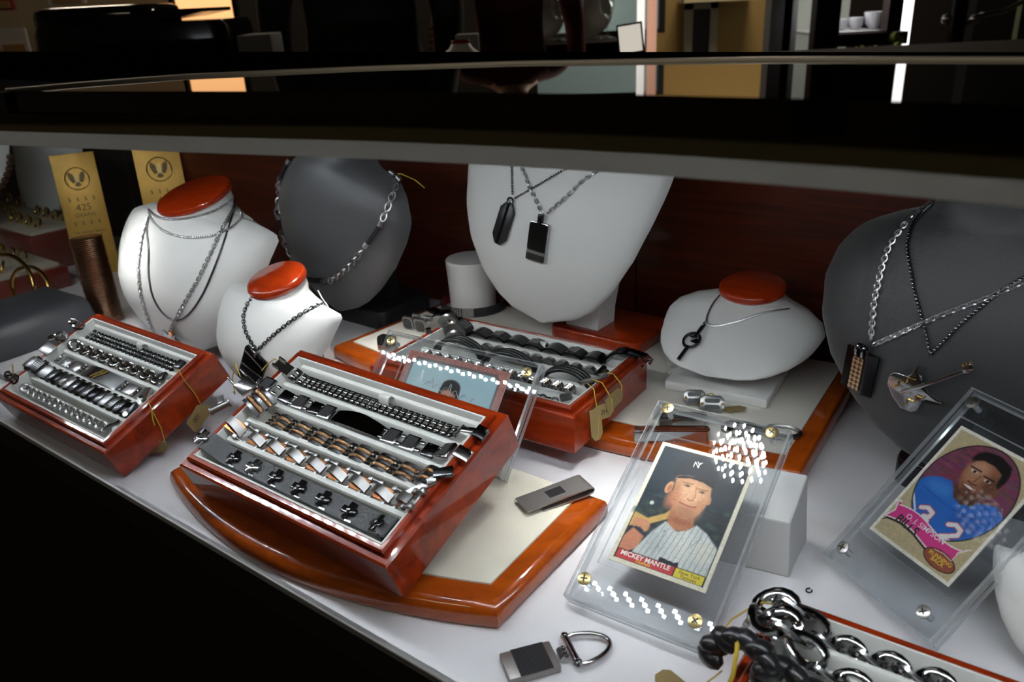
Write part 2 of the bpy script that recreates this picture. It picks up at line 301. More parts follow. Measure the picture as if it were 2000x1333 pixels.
# ================================================================== trays and platforms
TL, TW, TH = 0.1943, 0.1192, 0.0305
RIBS = [0.1062, 0.0875, 0.0690, 0.0510, 0.0322]
def tray(pos, yaw, tilt, label, ribs=RIBS, tab_x=0.008, pocket=0.010, k=1.0):
    t = thing('jewelry_tray', label, 'tray', pos, (tilt, 0, yaw), 'lacquered wooden bracelet trays'); t.scale = (k, k, k)
    b = 0.0055
    # body: outer walls with open top
    m = MB(); bm_o = [(-TL/2, 0), (TL/2, 0), (TL/2, TW), (-TL/2, TW)]
    i1 = 0.0062
    def rect(i, z): return [(-TL/2+i, i, z), (TL/2-i, i, z), (TL/2-i, TW-i, z), (-TL/2+i, TW-i, z)]
    m.loft([rect(0.0012, 0), rect(0, 0.0015), rect(0, TH-0.0012), rect(0.0012, TH), rect(0.0050, TH), rect(0.0050, 0.012)])
    obj('body', m, M_BOX, t, smooth=30, label='glossy reddish wooden body')
    m = MB()
    m.loft([rect(0.0051, TH-0.001), rect(0.0051, TH+0.0026), rect(0.0062, TH+0.0040), rect(0.0085, TH+0.0040), rect(0.0092, TH+0.0030), rect(0.0092, TH-0.012)], cap=False)
    obj('rim', m, M_BOX, t, smooth=35, label='raised inner rim')
    m = MB()
    m.loft([rect(0.0092, TH-0.0155), rect(0.0092, TH+0.0034), rect(0.0104, TH+0.0034), rect(0.0112, TH+0.0010), rect(0.0128, TH-pocket), ], cap=False)
    m.add([(-TL/2+.0128, .0128, TH-pocket), (TL/2-.0128, .0128, TH-pocket), (TL/2-.0128, TW-.0128, TH-pocket), (-TL/2+.0128, TW-.0128, TH-pocket)], [(0, 1, 2, 3)])
    obj('liner', m, M_LINER, t, smooth=35, label='white leatherette liner')
    for y in ribs:
        m = MB(); x = TL/2-0.0145
        prof = [(y-0.0030, TH-pocket), (y-0.0026, TH-0.0028), (y-0.0014, TH-0.0014), (y+0.0014, TH-0.0014), (y+0.0026, TH-0.0028), (y+0.0030, TH-pocket)]
        m.loft([[(-x, a, z) for a, z in prof], [(x, a, z) for a, z in prof]]); obj('divider', m, M_LINER, t, smooth=40)
    # pull loop of ribbon at the rear
    y = TW-0.0135; m = MB(); pts = []
    for k in range(9):
        a = PI*k/8; pts.append((tab_x, y-0.004-0.0035*math.cos(a)*1.0, TH-0.004+0.0062*math.sin(a)))
    rings = [[(p[0]-0.0045, p[1], p[2]), (p[0]+0.0045, p[1], p[2]), (p[0]+0.0045, p[1], p[2]+0.0006), (p[0]-0.0045, p[1], p[2]+0.0006)] for p in pts]
    m.loft(rings); obj('pull_ribbon', m, M_LINER, t, smooth=60, label='white ribbon pull loop')
    return t
PZ = 0.0175; KS = 1.071
tA = tray((-0.3948, 0.6416, 0), -0.6629, 0.3903, 'wooden bracelet tray nearest the left end, tilted, holding five bracelets')
tB = tray((-0.1433*KS, 0.4308*KS, PZ), -0.6656, 0.3668, 'large tilted wooden bracelet tray on the front curved platform', k=KS)
tC = tray((-0.0388*KS, 0.5719*KS, PZ), -0.6074, 0.0, 'flat wooden bracelet tray in the middle on the rear platform', pocket=0.012, k=KS)
_y = math.radians(-36.2)
_rl = Vector((0.1409, 0.3675, 0)); _Rz = Matrix.Rotation(_y, 3, 'Z')
tD = tray(tuple(_rl - _Rz @ Vector((-TL/2, TW, 0))*KS), _y, 0.0, 'wooden bracelet tray cut off by the lower right edge', ribs=[0.094, 0.070, 0.046, 0.024], tab_x=0.0, k=KS)
# easel struts that hold the rear of the two tilted trays up
for t, z in ((tA, 0), (tB, 0)):
    m = MB(); m.box((0, 0.1130, 0.0), (0.05, 0.004, 0.004)); tl = t.rotation_euler[0]
    L_ = 0.1130*math.sin(tl)-0.004; Mx = Matrix.Translation((0, 0.1115, 0.002)) @ Matrix.Rotation(-tl, 4, 'X'); m.box((0, 0, -L_/2), (0.05, 0.004, L_), Mx)
    obj('easel_strut', m, M_BLACKM, t)

def arc_pts(a, b, sag, out, k=18):
    a = Vector(a); b = Vector(b); out = Vector(out).normalized(); r = []
    for i in range(k+1):
        s = i/k; r.append(a.lerp(b, s) + out*sag*4*s*(1-s))
    return r
def inset_poly(p, d):
    n = len(p); c = sum(p, Vector((0, 0)))/n; out = []
    for i in range(n):
        a, b, e = p[i-1], p[i], p[(i+1) % n]
        n1 = Vector((-(b-a).y, (b-a).x)).normalized(); n2 = Vector((-(e-b).y, (e-b).x)).normalized()
        k = n1+n2; k = k.normalized()/max(0.35, k.normalized().dot(n1)); s = 1 if (c-b).dot(n1) > 0 else -1
        out.append(b + k*d*s)
    return out
def platform(label, outline, clothmat, rim=0.014, clothpoly=None, height=PZ-0.0012):
    c = sum(outline, Vector((0, 0)))/len(outline)
    t = thing('display_platform', label, 'platform', (c.x, c.y, 0), group='low wooden display platforms')
    P = [p-c for p in outline]; h = height
    prof = [(0.003, 0.0), (0.0006, 0.0015), (0, 0.004), (0, h-0.007), (0.0012, h-0.003), (0.0035, h-0.0008), (0.007, h)]
    m = MB(); m.loft([[(*q, z) for q in inset_poly(P, i)] for i, z in prof]); obj('board', m, M_PLAT, t, smooth=50, label='glossy amber wooden board')
    Q = [q-c for q in clothpoly] if clothpoly else inset_poly(P, rim)
    m = MB(); m.prism([tuple(q) for q in Q], h-0.001, PZ); obj('top_pad', m, clothmat, t, smooth=30, bevel=0.0004, label='pale fabric pad on top')
    return t
# front platform: straight right side and rear, bowed front
V2 = lambda x, y: Vector((x, y))*KS
fr = V2(-0.0155, 0.3600); rr = V2(0.0580, 0.4620); fl = V2(-0.2560, 0.5270); dv = V2(0.0735, 0.1020)
rl = fl + dv*1.08
arcB = arc_pts(fl, fr, 0.033, (-0.575, -0.819))
outB = [p for p in arcB] + [rr, rl]
arcBi = arc_pts(fl+V2(0.0175, 0.005), fr+V2(-0.0035, 0.0205), 0.026, (-0.575, -0.819))
pB = platform('bowed wooden platform with cream pad under the front tray', outB, M_CREAM, clothpoly=[p for p in arcBi]+[rr+V2(-0.017, 0.006), rl+V2(0.013, -0.009)])
# rear platform
c_fl = V2(-0.1760, 0.7510); c_rl = V2(-0.0560, 0.8785); c_rr = V2(0.2930, 0.6330); c_fr = V2(0.1930, 0.4820)
c_rr = V2(0.3000, 0.6420)
arcC = arc_pts(c_fl, c_fr, 0.030, (-0.58, -0.81), 22)
outC = [p for p in arcC] + [c_rr, c_rl]
arcCi = arc_pts(c_fl+V2(0.020, 0.003), c_fr+V2(-0.004, 0.022), 0.020, (-0.58, -0.81), 22)
pC = platform('wide wooden platform with white pad against the back panel', outC, M_OFFW, clothpoly=[p for p in arcCi]+[c_rr+V2(-0.016, 0.003), c_rl+V2(0.001, -0.013)])

# ================================================================== necklace busts
BVH = {}
def bust(key, name, label, u, yaw, tip, neck, cap, Wb, f, nr, matl, capmat, th=0.006, phi=0.0, group=None, z0=0.0, bulge=0.006, lean=1.0, shape='wing', wpow=1.0, cut=0.0):
    """tip/shoulder/neck/cap are (n, z) of the front profile; cap is the centre of the top of the neck"""
    n0 = tip[0]+0.03
    t = thing(name, label, 'necklace bust', UN(u, n0, z0), (0, 0, CASE_YAW+yaw), group)
    ty, tz = tip[0]-n0, tip[1]-z0; ny, nz = neck[0]-n0, neck[1]-z0; cy, cz = cap[0]-n0, cap[1]-z0
    rings = []; K = 40
    def ring_at(y, z, w_, ff, bb, ph):
        r = []
        for j in range(K):
            a = 2*PI*j/K; x = w_*math.cos(a); s_ = math.sin(a)
            if s_ >= 0: d = ff*s_ - ff
            else: d = bb*s_ - ff
            # d is 0 at the front centre and negative towards the back
            r.append((x, y - d*math.cos(ph), z + d*math.sin(ph)))
        return r
    GV_ = [0, .04, .1, .2, .35, .5, .65, .78, .87, .93, .97, 1.0]
    if shape == 'wing': GV, GW = GV_, [.06, .36, .52, .67, .81, .90, .96, .99, 1.0, .90, .68, 0]
    else: GV, GW = GV_, [.05, .28, .45, .64, .84, .96, 1.0, .95, .85, .70, .56, 0]
    N = 30
    for i in range(N+1):
        v = (i/N)**1.15; g = float(np.interp(v, GV, GW))**wpow; kk = min(1, max(0, (v-0.85)/0.15)); kk = kk*kk*(3-2*kk)
        w_ = max(Wb*g, nr*1.1) if v > 0.6 else Wb*g
        ff = f*(min(1, v/0.6)**0.8)+0.002; ff = ff + (nr*0.95-ff)*kk
        bb = -(f*(min(1, v/0.6)**0.8)+0.002-th); bb = bb + (nr*0.95-bb)*kk
        e = bulge*math.sin(PI*min(1, v))
        y = ty+(ny-ty)*(v**lean) - e; z = tz+(nz-tz)*v
        rings.append(ring_at(y, z, w_, ff, bb, phi*(1-kk)))
    for i in range(1, 5):
        s = i/4; r_ = nr*(1.10-0.10*math.sin(s*PI/2)); cen = (ny+nr*0.95)+(cy-(ny+nr*0.95))*s
        rings.append([(x, y, z+(y-cen)*math.tan(cut)*s) for x, y, z in ring_at(cen-r_*0.95, nz+(cz-nz)*s, r_, r_*0.95, r_*0.95, 0)])
    m = MB(); m.loft(rings)
    me = m.mesh('bib', matl, 60); o = put('bib', me, t); o['label'] = 'smooth bust form with neck'
    if capmat:
        c = MB(); R_ = nr*1.08; hh = 0.0085 if nr > 0.02 else 0.007
        c.lathe([(R_*0.93, 0), (R_, 0.0018), (R_*1.01, hh*0.5), (R_*0.98, hh-0.0015), (R_*0.90, hh), (0.0005, hh+0.0003)], 36, Matrix.Translation((0, cy, cz-0.0006)) @ Matrix.Rotation(cut, 4, 'X'), 1, 0.95/math.cos(cut))
        obj('neck_cap', c, capmat, t, label='oval cap on the neck')
    M = Matrix.Translation(t.location) @ Euler(t.rotation_euler).to_matrix().to_4x4()
    BVH[key] = BVHTree.FromPolygons([M @ Vector(p) for p in m.v], [f_ for f_ in m.f])
    return t
def slab(w_, d_, h, r=0.012, k=6):
    P = []
    for cx, cy, a0 in ((w_/2-r, d_/2-r, 0), (-w_/2+r, d_/2-r, PI/2), (-w_/2+r, -d_/2+r, PI), (w_/2-r, -d_/2+r, 1.5*PI)):
        P += [(cx+r*math.cos(a0+PI/2*i/k), cy+r*math.sin(a0+PI/2*i/k)) for i in range(k+1)]
    m = MB(); sh = lambda s: [(x*s, y*s) for x, y in P]
    m.loft([[(*p, z) for p in sh(s)] for s, z in ((0.97, 0), (1, 0.002), (1, h-0.003), (0.985, h-0.001), (0.95, h))]); return m
b1 = bust('W1', 'necklace_bust', 'large white bust with red cap behind the left tray, wearing black cord and cross', -0.812, 0.0, (0.430, 0.006), (0.450, 0.151), (0.486, 0.160), 0.128, 0.056, 0.0380, M_WHITE, M_CAP, group='white necklace busts', bulge=0.032, cut=0.30)
b2 = bust('W2', 'necklace_bust', 'small white bust with red cap between the two tilted trays', -0.628, 0.0, (0.400, 0.0145), (0.4172, 0.1010), (0.4422, 0.1086), 0.0804, 0.0383, 0.0263, M_WHITE, M_CAP, group='white necklace busts', bulge=0.019, cut=0.30)
b3 = bust('W3', 'necklace_bust', 'tall white bust on a wooden foot above the middle tray', -0.458, 0.0, (0.622, 0.042), (0.674, 0.256), (0.708, 0.266), 0.122, 0.036, 0.038, M_WHITE, None, group='white necklace busts', z0=PZ, bulge=0.032, wpow=1.12)
b4 = bust('W4', 'necklace_bust', 'low white bust with red cap on the right of the rear platform', -0.268, 0.0, (0.594, 0.042), (0.664, 0.084), (0.688, 0.089), 0.073, 0.022, 0.0275, M_WHITE, M_CAP, group='white necklace busts', phi=0.55, z0=PZ, bulge=0.006, cut=0.16)
b5 = bust('G1', 'necklace_bust', 'grey satin bust wearing a rope and chain necklace at the back', -0.705, 0.0, (0.570, 0.024), (0.556, 0.196), (0.596, 0.236), 0.100, 0.050, 0.041, M_GREY, None, group='dark satin necklace busts', bulge=0.014, shape='egg')
b6 = bust('G2', 'necklace_bust', 'charcoal satin bust with guitar pendant at the right edge', -0.074, 0.0, (0.553, 0.034), (0.580, 0.200), (0.618, 0.240), 0.108, 0.052, 0.038, M_CHAR, None, group='dark satin necklace busts', bulge=0.014, shape='egg')
b7 = bust('W5', 'necklace_bust', 'white bust mostly cut off at the right edge beside the football card', 0.030, 0.0, (0.418, 0.003), (0.436, 0.056), (0.456, 0.063), 0.060, 0.030, 0.020, M_WHITE, M_CAP, group='white necklace busts')
# feet
def foot(t, me_mb, matl, lab, loc): return obj('foot', me_mb, matl, t, loc, label=lab)
foot(b3, slab(0.105, 0.080, 0.014), M_BOX, 'glossy wooden foot', (0.045, 0.030, 0))
m = MB(); m.loft([[(-0.016+0.024, y-0.022, z), (0.022+0.024, y-0.022, z), (0.022+0.024, y+0.010, z), (-0.016+0.024, y+0.010, z)] for y, z in ((0.024, 0.012), (0.026, 0.030), (0.032, 0.046), (0.036, 0.056))]); obj('stem', m, M_WHITE, b3, label='white support stem')
for b, zz, yy in ((b5, 0.022, 0.035), (b6, 0.022, 0.035)):
    foot(b, slab(0.100 if b is b5 else 0.115, 0.085, zz), M_BLACKM if b is b5 else M_BLACK, 'black foot', (-0.004 if b is b5 else 0.022, yy, 0))
    m = MB(); m.loft([[(-0.02, y-0.008, z), (0.02, y-0.008, z), (0.02, y+0.008, z), (-0.02, y+0.008, z)] for y, z in ((yy+0.005, zz-0.002), (yy+0.005, 0.06), (yy+0.006, 0.12))]); obj('stem', m, M_BLACKM, b)
m = MB(); m.loft([[(-0.042, -0.022, z), (0.048, -0.022+0.0, z), (0.048, 0.052, z), (-0.042, 0.052, z)] if z < 0.01 else [(-0.046, -0.018, z), (0.044, -0.018, z), (0.040, 0.05, z+0.01), (-0.042, 0.05, z+0.01)] for z in (0.0, 0.009)]); obj('foot', m, M_WHITE, b4, bevel=0.002, label='ivory wedge foot', rot=(0, 0, 0.12))
m = MB(); m.loft([[(-0.012, y-0.006, z), (0.012, y-0.006, z), (0.012, y+0.006, z), (-0.012, y+0.006, z)] for y, z in ((0.045, 0.008), (0.046, 0.045), (0.047, 0.066))]); obj('stem', m, M_OFFW, b4)
for b, ht in ((b1, 0.07), (b2, 0.060), (b7, 0.03)):
    m = MB(); m.loft([[(-0.015, y-0.005, z), (0.015, y-0.005, z), (0.015, y+0.005, z), (-0.015, y+0.005, z)] for y, z in ((0.050, 0.0), (0.040, ht))]); m.box((0, 0.02, 0.003), (0.05, 0.07, 0.006)); m.box((0, -0.022, 0.0085), (0.02, 0.018, 0.017 if b is b2 else 0.004)); obj('easel_leg', m, M_WHITE, b)

# ================================================================== necklaces laid on the busts
def surf(key, px, py):
    d = ray(px, py).normalized(); h = BVH[key].ray_cast(CAM_P, d)
    if h[0] is not None: n = h[1] if h[1].dot(d) < 0 else -h[1]; return h[0], n
    best = None      # the chain passes the silhouette: closest place of the form to the sight line
    for t in np.linspace(0.4, 1.5, 120):
        p = CAM_P + d*float(t); q = BVH[key].find_nearest(p)
        if q[0] is not None and (best is None or q[3] < best[2]): best = (q[0], q[1], q[3])
    n = best[1] if best[1].dot(best[0]-CAM_P) < 0 else -best[1]
    return best[0], n
def lay(key, px, off=0.0008, step=0.002):
    """pixel polyline -> evenly spaced points (p, normal) on the bust surface"""
    P = []; px = [Vector(p) for p in px]
    for i in range(len(px)-1):
        k = max(2, int((px[i+1]-px[i]).length/6))
        for j in range(k): P.append(px[i].lerp(px[i+1], j/k))
    P.append(px[-1])
    for _ in range(3): P = [P[0]] + [(P[i-1]+P[i]*2+P[i+1])/4 for i in range(1, len(P)-1)] + [P[-1]]
    S = [surf(key, *p) for p in P]; pts = [s[0]+s[1]*off for s in S]; nr = [s[1] for s in S]
    for _ in range(4): pts = [pts[0]] + [(pts[i-1]+pts[i]*2+pts[i+1])/4 for i in range(1, len(pts)-1)] + [pts[-1]]
    out = []; acc = 0.0; nxt = 0.0
    for i in range(len(pts)-1):
        L = (pts[i+1]-pts[i]).length
        while nxt <= acc+L and L > 1e-9:
            s = (nxt-acc)/L; out.append((pts[i].lerp(pts[i+1], s), nr[i].lerp(nr[i+1], s).normalized())); nxt += step
        acc += L
    return out
def chain_mesh(kind, P, r, o):
    m = MB()
    for i, (p, n) in enumerate(P):
        t = (P[min(i+1, len(P)-1)][0]-P[max(i-1, 0)][0]).normalized(); b = n.cross(t).normalized(); n2 = t.cross(b)
        R_ = Matrix((t, b, n2)).transposed().to_4x4(); M = Matrix.Translation(p-o) @ R_
        if kind == 'bead': m.ball((0, 0, 0), r, 6, M=M)
        elif kind == 'cable':
            A = M @ Matrix.Rotation(PI/4 if i % 2 else -PI/4, 4, 'X'); m.ring(r*1.55, r*1.0, r*0.36, A, 8, 4)
        elif kind == 'heavy':
            A = M @ Matrix.Rotation(PI/2.6 if i % 2 else -PI/8, 4, 'X'); m.ring(r*1.5, r*1.0, r*0.34, A, 10, 5)
        elif kind == 'twist':
            A = M @ Matrix.Rotation(0.6, 4, 'Z'); m.ball((0, 0, 0), r, 6, (0.7, 1.25, 0.9), A)
    return m
def cord_mesh(P, r, o, seg=6): return MB().tube([p-o for p, n in P], r, seg)
def frame(key, top, bot, o, off=0.0):
    a, na = surf(key, *top); b, nb = surf(key, *bot); y = (a-b); L = y.length; y.normalize(); c, nc = surf(key, (top[0]+bot[0])/2, (top[1]+bot[1])/2)
    z = (na+nb+nc).normalized(); x = y.cross(z).normalized(); z = x.cross(y); p = (a+b)/2 + z*off
    return Matrix.Translation(p-o) @ Matrix((x, y, z)).transposed().to_4x4(), L
def rrect(w_, h, r, k=3):
    P = []
    for cx, cy, a0 in ((w_/2-r, h/2-r, 0), (-w_/2+r, h/2-r, PI/2), (-w_/2+r, -h/2+r, PI), (w_/2-r, -h/2+r, 1.5*PI)):
        P += [(cx+r*math.cos(a0+PI/2*i/k), cy+r*math.sin(a0+PI/2*i/k)) for i in range(k+1)]
    return P
def necklace(key, label, p0px): 
    o = surf(key, *p0px)[0]; t = thing('necklace', label, 'necklace', o); return t, o
def part(name, mb, matl, t, M=None, label=None, smooth=40, bevel=None, kind=None, parent=None):
    x = put(name, mb.mesh(name, matl, smooth, bevel), parent or t, M=M if M is not None else Matrix.Identity(4))
    if label: x['label'] = label
    if kind: x['kind'] = kind
    return x
# ---- W1
t, o = necklace('W1', 'silver bead chain looped twice round the neck of the large white bust', (370, 466))
for P in ([(292, 412), (298, 421), (315, 428), (340, 431), (370, 429), (405, 420), (435, 405), (452, 388)], [(292, 416), (297, 432), (310, 446), (335, 459), (365, 466), (400, 465), (425, 459), (450, 450), (472, 432), (478, 418), (474, 402)]):
    part('chain', chain_mesh('bead', lay('W1', P, 0.0014, 0.0028), 0.0015, o), M_CHAIN, t, kind='stuff')
t, o = necklace('W1', 'thin silver cable chain hanging low on the large white bust', (273, 520))
part('chain', chain_mesh('cable', lay('W1', [(290, 430), (279, 465), (273, 520), (276, 570), (287, 612), (298, 640), (308, 662)], 0.0014, 0.0036), 0.0019, o), M_CHAIN, t, kind='stuff')
part('chain', chain_mesh('cable', lay('W1', [(332, 650), (345, 622), (365, 588), (390, 545), (410, 502), (432, 455), (452, 420), (466, 392)], 0.0014, 0.0036), 0.0019, o), M_CHAIN, t, kind='stuff')
t, o = necklace('W1', 'black cord necklace with steel cross pendant on the large white bust', (345, 640))
part('cord', cord_mesh(lay('W1', [(292, 424), (287, 450), (293, 490), (291, 535), (298, 578), (314, 608), (334, 625), (345, 628), (356, 626), (375, 610), (398, 575), (422, 518), (446, 450), (459, 405), (456, 385)], 0.0010, 0.004), 0.0010, o), M_RUBBER, t)
Mf, L = frame('W1', (346, 632), (346, 672), o, 0.007); s_ = 0.0042
cr = part('cross_pendant', MB().prism([(-s_, -0.013), (s_, -0.013), (s_, -s_), (0.013, -s_), (0.013, s_), (s_, s_), (s_, 0.013), (-s_, 0.013), (-s_, s_), (-0.013, s_), (-0.013, -s_), (-s_, -s_)], -0.001, 0.0015), M_DSTEEL, t, Mf, 'steel cross', bevel=0.0003)
m = MB(); m.box((0, 0.012, 0.001), (0.004, 0.009, 0.004)); part('bail', m, M_COPPER, t, parent=cr, bevel=0.0004)
# ---- W2
t, o = necklace('W2', 'dark chain with black and silver bar pendant on the small white bust', (503, 680))
part('chain', chain_mesh('cable', lay('W2', [(500, 576), (482, 596), (475, 622), (481, 650), (493, 671), (502, 683)], 0.0012, 0.0030), 0.0016, o), M_DSTEEL, t, kind='stuff')
part('chain', chain_mesh('cable', lay('W2', [(506, 683), (540, 651), (580, 620), (620, 598), (648, 588)], 0.0012, 0.0030), 0.0016, o), M_DSTEEL, t, kind='stuff')
Mf, L = frame('W2', (507, 690), (490, 748), o, 0.003); w_ = L*0.58
pd = part('bar_pendant', MB().prism(rrect(w_, L, 0.001), -0.0018, 0.0018), M_BSTEEL, t, Mf, 'black polished bar', bevel=0.0004)
for y, a in ((L*0.34, -0.10), (L*0.02, 0.22), (-L*0.42, -0.05)):
    m = MB(); m.box((0, 0, 0), (w_*0.99, 0.0011, 0.0008), Matrix.Translation((0, y, 0.0019)) @ Matrix.Rotation(a, 4, 'Z')); part('band', m, M_STEEL, t, parent=pd)
m = MB(); m.ring(0.0022, 0.0032, 0.0012, Matrix.Translation((0, L/2+0.001, 0.0005)) @ Matrix.Rotation(PI/2, 4, 'Y'), 10, 6); part('bail', m, M_BRUSH, t, parent=pd)
m = MB(); m.tube([surf('W2', 650, 588)[0]-o, surf('W2', 645, 580)[0]-o+Vector((0, 0, 0.004)), surf('W2', 636, 572)[0]-o+Vector((0, 0, 0.008))], 0.0006, 5); part('string_loop', m, M_LINER, t, label='white string loop')
# ---- G1: rope and chain
t, o = necklace('G1', 'navy rope necklace with silver chain links on the grey bust', (645, 545))
rope = [[(568, 318), (557, 336), (551, 350)], [(530, 424), (531, 440), (534, 462)], [(588, 541), (612, 546), (636, 546)], [(716, 478), (732, 458), (744, 436)], [(777, 352), (780, 336), (778, 318)]]
links = [[(549, 357), (541, 385), (533, 415)], [(537, 472), (552, 500), (572, 528)], [(648, 546), (676, 527), (706, 492)], [(750, 424), (762, 392), (774, 362)]]
for P in rope:
    Q = lay('G1', P, 0.0025, 0.0016); part('rope', cord_mesh(Q, 0.0024, o, 7), M_LEATH, t, label='navy braided rope')
    m = MB()
    for k in (0, len(Q)-1):
        a = Q[k][0]-o; b = Q[min(k+1, len(Q)-1)][0]-Q[max(0, k-1)][0]; b.normalize()
        for j in (-1, 0, 1): m.cyl(a+b*(0.002*j-0.0009), a+b*(0.002*j+0.0009), 0.0032, 0.0032, 10)
    part('end_cap', m, M_BRUSH, t, label='ribbed silver end caps', kind='stuff')
    m = MB()
    for k in range(0, len(Q)-1):       # the twist of the strands
        a = Q[k][0]-o; tt = (Q[k+1][0]-Q[k][0]).normalized(); b = Q[k][1].cross(tt); m.cyl(a+b*0.0022+Q[k][1]*0.0012-tt*0.001, a-b*0.0022+Q[k][1]*0.0012+tt*0.001, 0.0006, 0.0006, 5)
    part('strand', m, M_LEATH, t, kind='stuff')
for P in links: part('chain', chain_mesh('heavy', lay('G1', P, 0.0026, 0.0058), 0.0031, o), M_CHAIN, t, label='oval silver links', kind='stuff')
Q = [surf('G1', 778, 322)[0]-o, surf('G1', 780, 322)[0]-o+Vector((0.010, -0.002, 0.001)), surf('G1', 780, 325)[0]-o+Vector((0.022, -0.004, -0.004)), surf('G1', 780, 330)[0]-o+Vector((0.030, -0.004, -0.012))]
part('string', MB().tube(Q, 0.0006, 5), M_STRING, t, label='yellow thread')
# ---- W3
t, o = necklace('W3', 'fine dark bead chain with long eight-sided black tag on the tall white bust', (1001, 385))
part('chain', chain_mesh('bead', lay('W3', [(1000, 300), (1001, 340), (1003, 384)], 0.0012, 0.0026), 0.0013, o), M_DSTEEL, t, kind='stuff')
part('chain', chain_mesh('bead', lay('W3', [(1008, 387), (1030, 375), (1070, 352), (1110, 328), (1150, 305)], 0.0012, 0.0026), 0.0013, o), M_DSTEEL, t, kind='stuff')
Mf, L = frame('W3', (1001, 396), (976, 476), o, 0.0035); w_ = L*0.44; c = w_*0.3
pd = part('tag_pendant', MB().prism([(-w_/2, -L/2+c*1.3), (-w_/2+c, -L/2), (w_/2-c, -L/2), (w_/2, -L/2+c*1.3), (w_/2, L/2-c*1.3), (w_/2-c, L/2), (-w_/2+c, L/2), (-w_/2, L/2-c*1.3)], -0.0012, 0.0012), mat('dark_anodised', (0.045, 0.047, 0.05), 0.35, 0.8), t, Mf, 'dark grey tag', bevel=0.0004)
m = MB(); m.box((0, 0, 0.0016), (0.0022, L*0.98, 0.0012)); part('ridge', m, M_BSTEEL, t, parent=pd)
m = MB(); m.lathe([(0.0008, 0.0022), (0.0008, 0.0027), (0.0004, 0.0027)], 8); part('rivet', m, M_BSTEEL, t, parent=pd)
m = MB(); m.ring(0.0026, 0.0026, 0.0012, Matrix.Translation((0, L/2+0.0022, 0.0005)) @ Matrix.Rotation(0.5, 4, 'Y'), 12, 6); part('bail', m, M_DSTEEL, t, parent=pd)
t, o = necklace('W3', 'steel cable chain with black rectangular pendant on the tall white bust', (1066, 415))
part('chain', chain_mesh('cable', lay('W3', [(1008, 296), (1020, 325), (1036, 366), (1060, 414)], 0.0014, 0.0038), 0.0020, o), M_CHAIN, t, kind='stuff')
part('chain', chain_mesh('cable', lay('W3', [(1074, 414), (1108, 386), (1140, 352), (1178, 328), (1210, 305)], 0.0014, 0.0038), 0.0020, o), M_CHAIN, t, kind='stuff')
Mf, L = frame('W3', (1060, 434), (1050, 510), o, 0.0035); w_ = L*0.56
pd = part('rectangular_pendant', MB().prism(rrect(w_, L, 0.003), -0.002, 0.0018), M_STEEL, t, Mf, 'steel backed pendant', bevel=0.0004)
m = MB(); m.prism([(x*0.96, y*0.72+L*0.13) for x, y in rrect(w_, L*0.97, 0.003)], 0.0018, 0.0028); part('face', m, M_BLACK, t, parent=pd, label='black enamel face')
m = MB(); m.box((0, -L*0.265, 0.0020), (w_*0.96, L*0.07, 0.0012)); part('band', m, M_BRUSH, t, parent=pd)
m = MB(); m.prism([(x*0.96, y*0.17-L*0.385) for x, y in rrect(w_, L, 0.003)], 0.0018, 0.0026); part('face', m, M_BLACK, t, parent=pd, label='black lower face')
m = MB(); m.box((0, L/2+0.003, 0.0006), (0.0052, 0.010, 0.004)); part('bail', m, M_BSTEEL, t, parent=pd, bevel=0.0005)
# ---- W4
t, o = necklace('W4', 'silver snake chain with ring and bar pendant on the low white bust', (1380, 638))
part('chain', cord_mesh(lay('W4', [(1406, 579), (1390, 598), (1380, 622), (1377, 634), (1383, 640), (1395, 640), (1440, 631), (1490, 613), (1542, 605)], 0.0010, 0.004), 0.0009, o), M_CHAIN, t)
Mf, L = frame('W4', (1378, 640), (1328, 708), o, 0.003)
m = MB(); m.cyl((0, -L/2, 0.001), (0, -L*0.12, 0.001), 0.0019, 0.0019, 10); m.cyl((0, L*0.12, 0.001), (0, L/2, 0.001), 0.0019, 0.0019, 10); pd = part('bar_pendant', m, M_DSTEEL, t, Mf, 'dark steel bar')
m = MB(); m.ring(0.0076, 0.0076, 0.0015, Matrix.Translation((-0.001, 0.002, 0.0008)), 20, 6); part('ring', m, M_DSTEEL, t, parent=pd)
m = MB(); m.box((0.002, 0.002, 0.0014), (0.006, 0.005, 0.002)); m.box((-0.003, 0.005, 0.0014), (0.004, 0.002, 0.002)); part('crosspiece', m, M_STEEL, t, parent=pd, bevel=0.0004)
m = MB(); m.ring(0.0016, 0.0028, 0.0010, Matrix.Translation((0, L/2, 0.001)) @ Matrix.Rotation(PI/2, 4, 'Y'), 10, 5); part('bail', m, M_BRUSH, t, parent=pd)
a = at_z(1505, 700, PZ+0.001); b = at_z(1575, 700, PZ+0.0015)
m = MB(); m.tube([a-o, (a.lerp(b, 0.5)+Vector((0, -0.004, 0)))-o, b-o], 0.0010, 5); m.ball(b-o, 0.0024, 6); part('chain', m, M_CHAIN, t, label='loose end of the chain behind the bust')
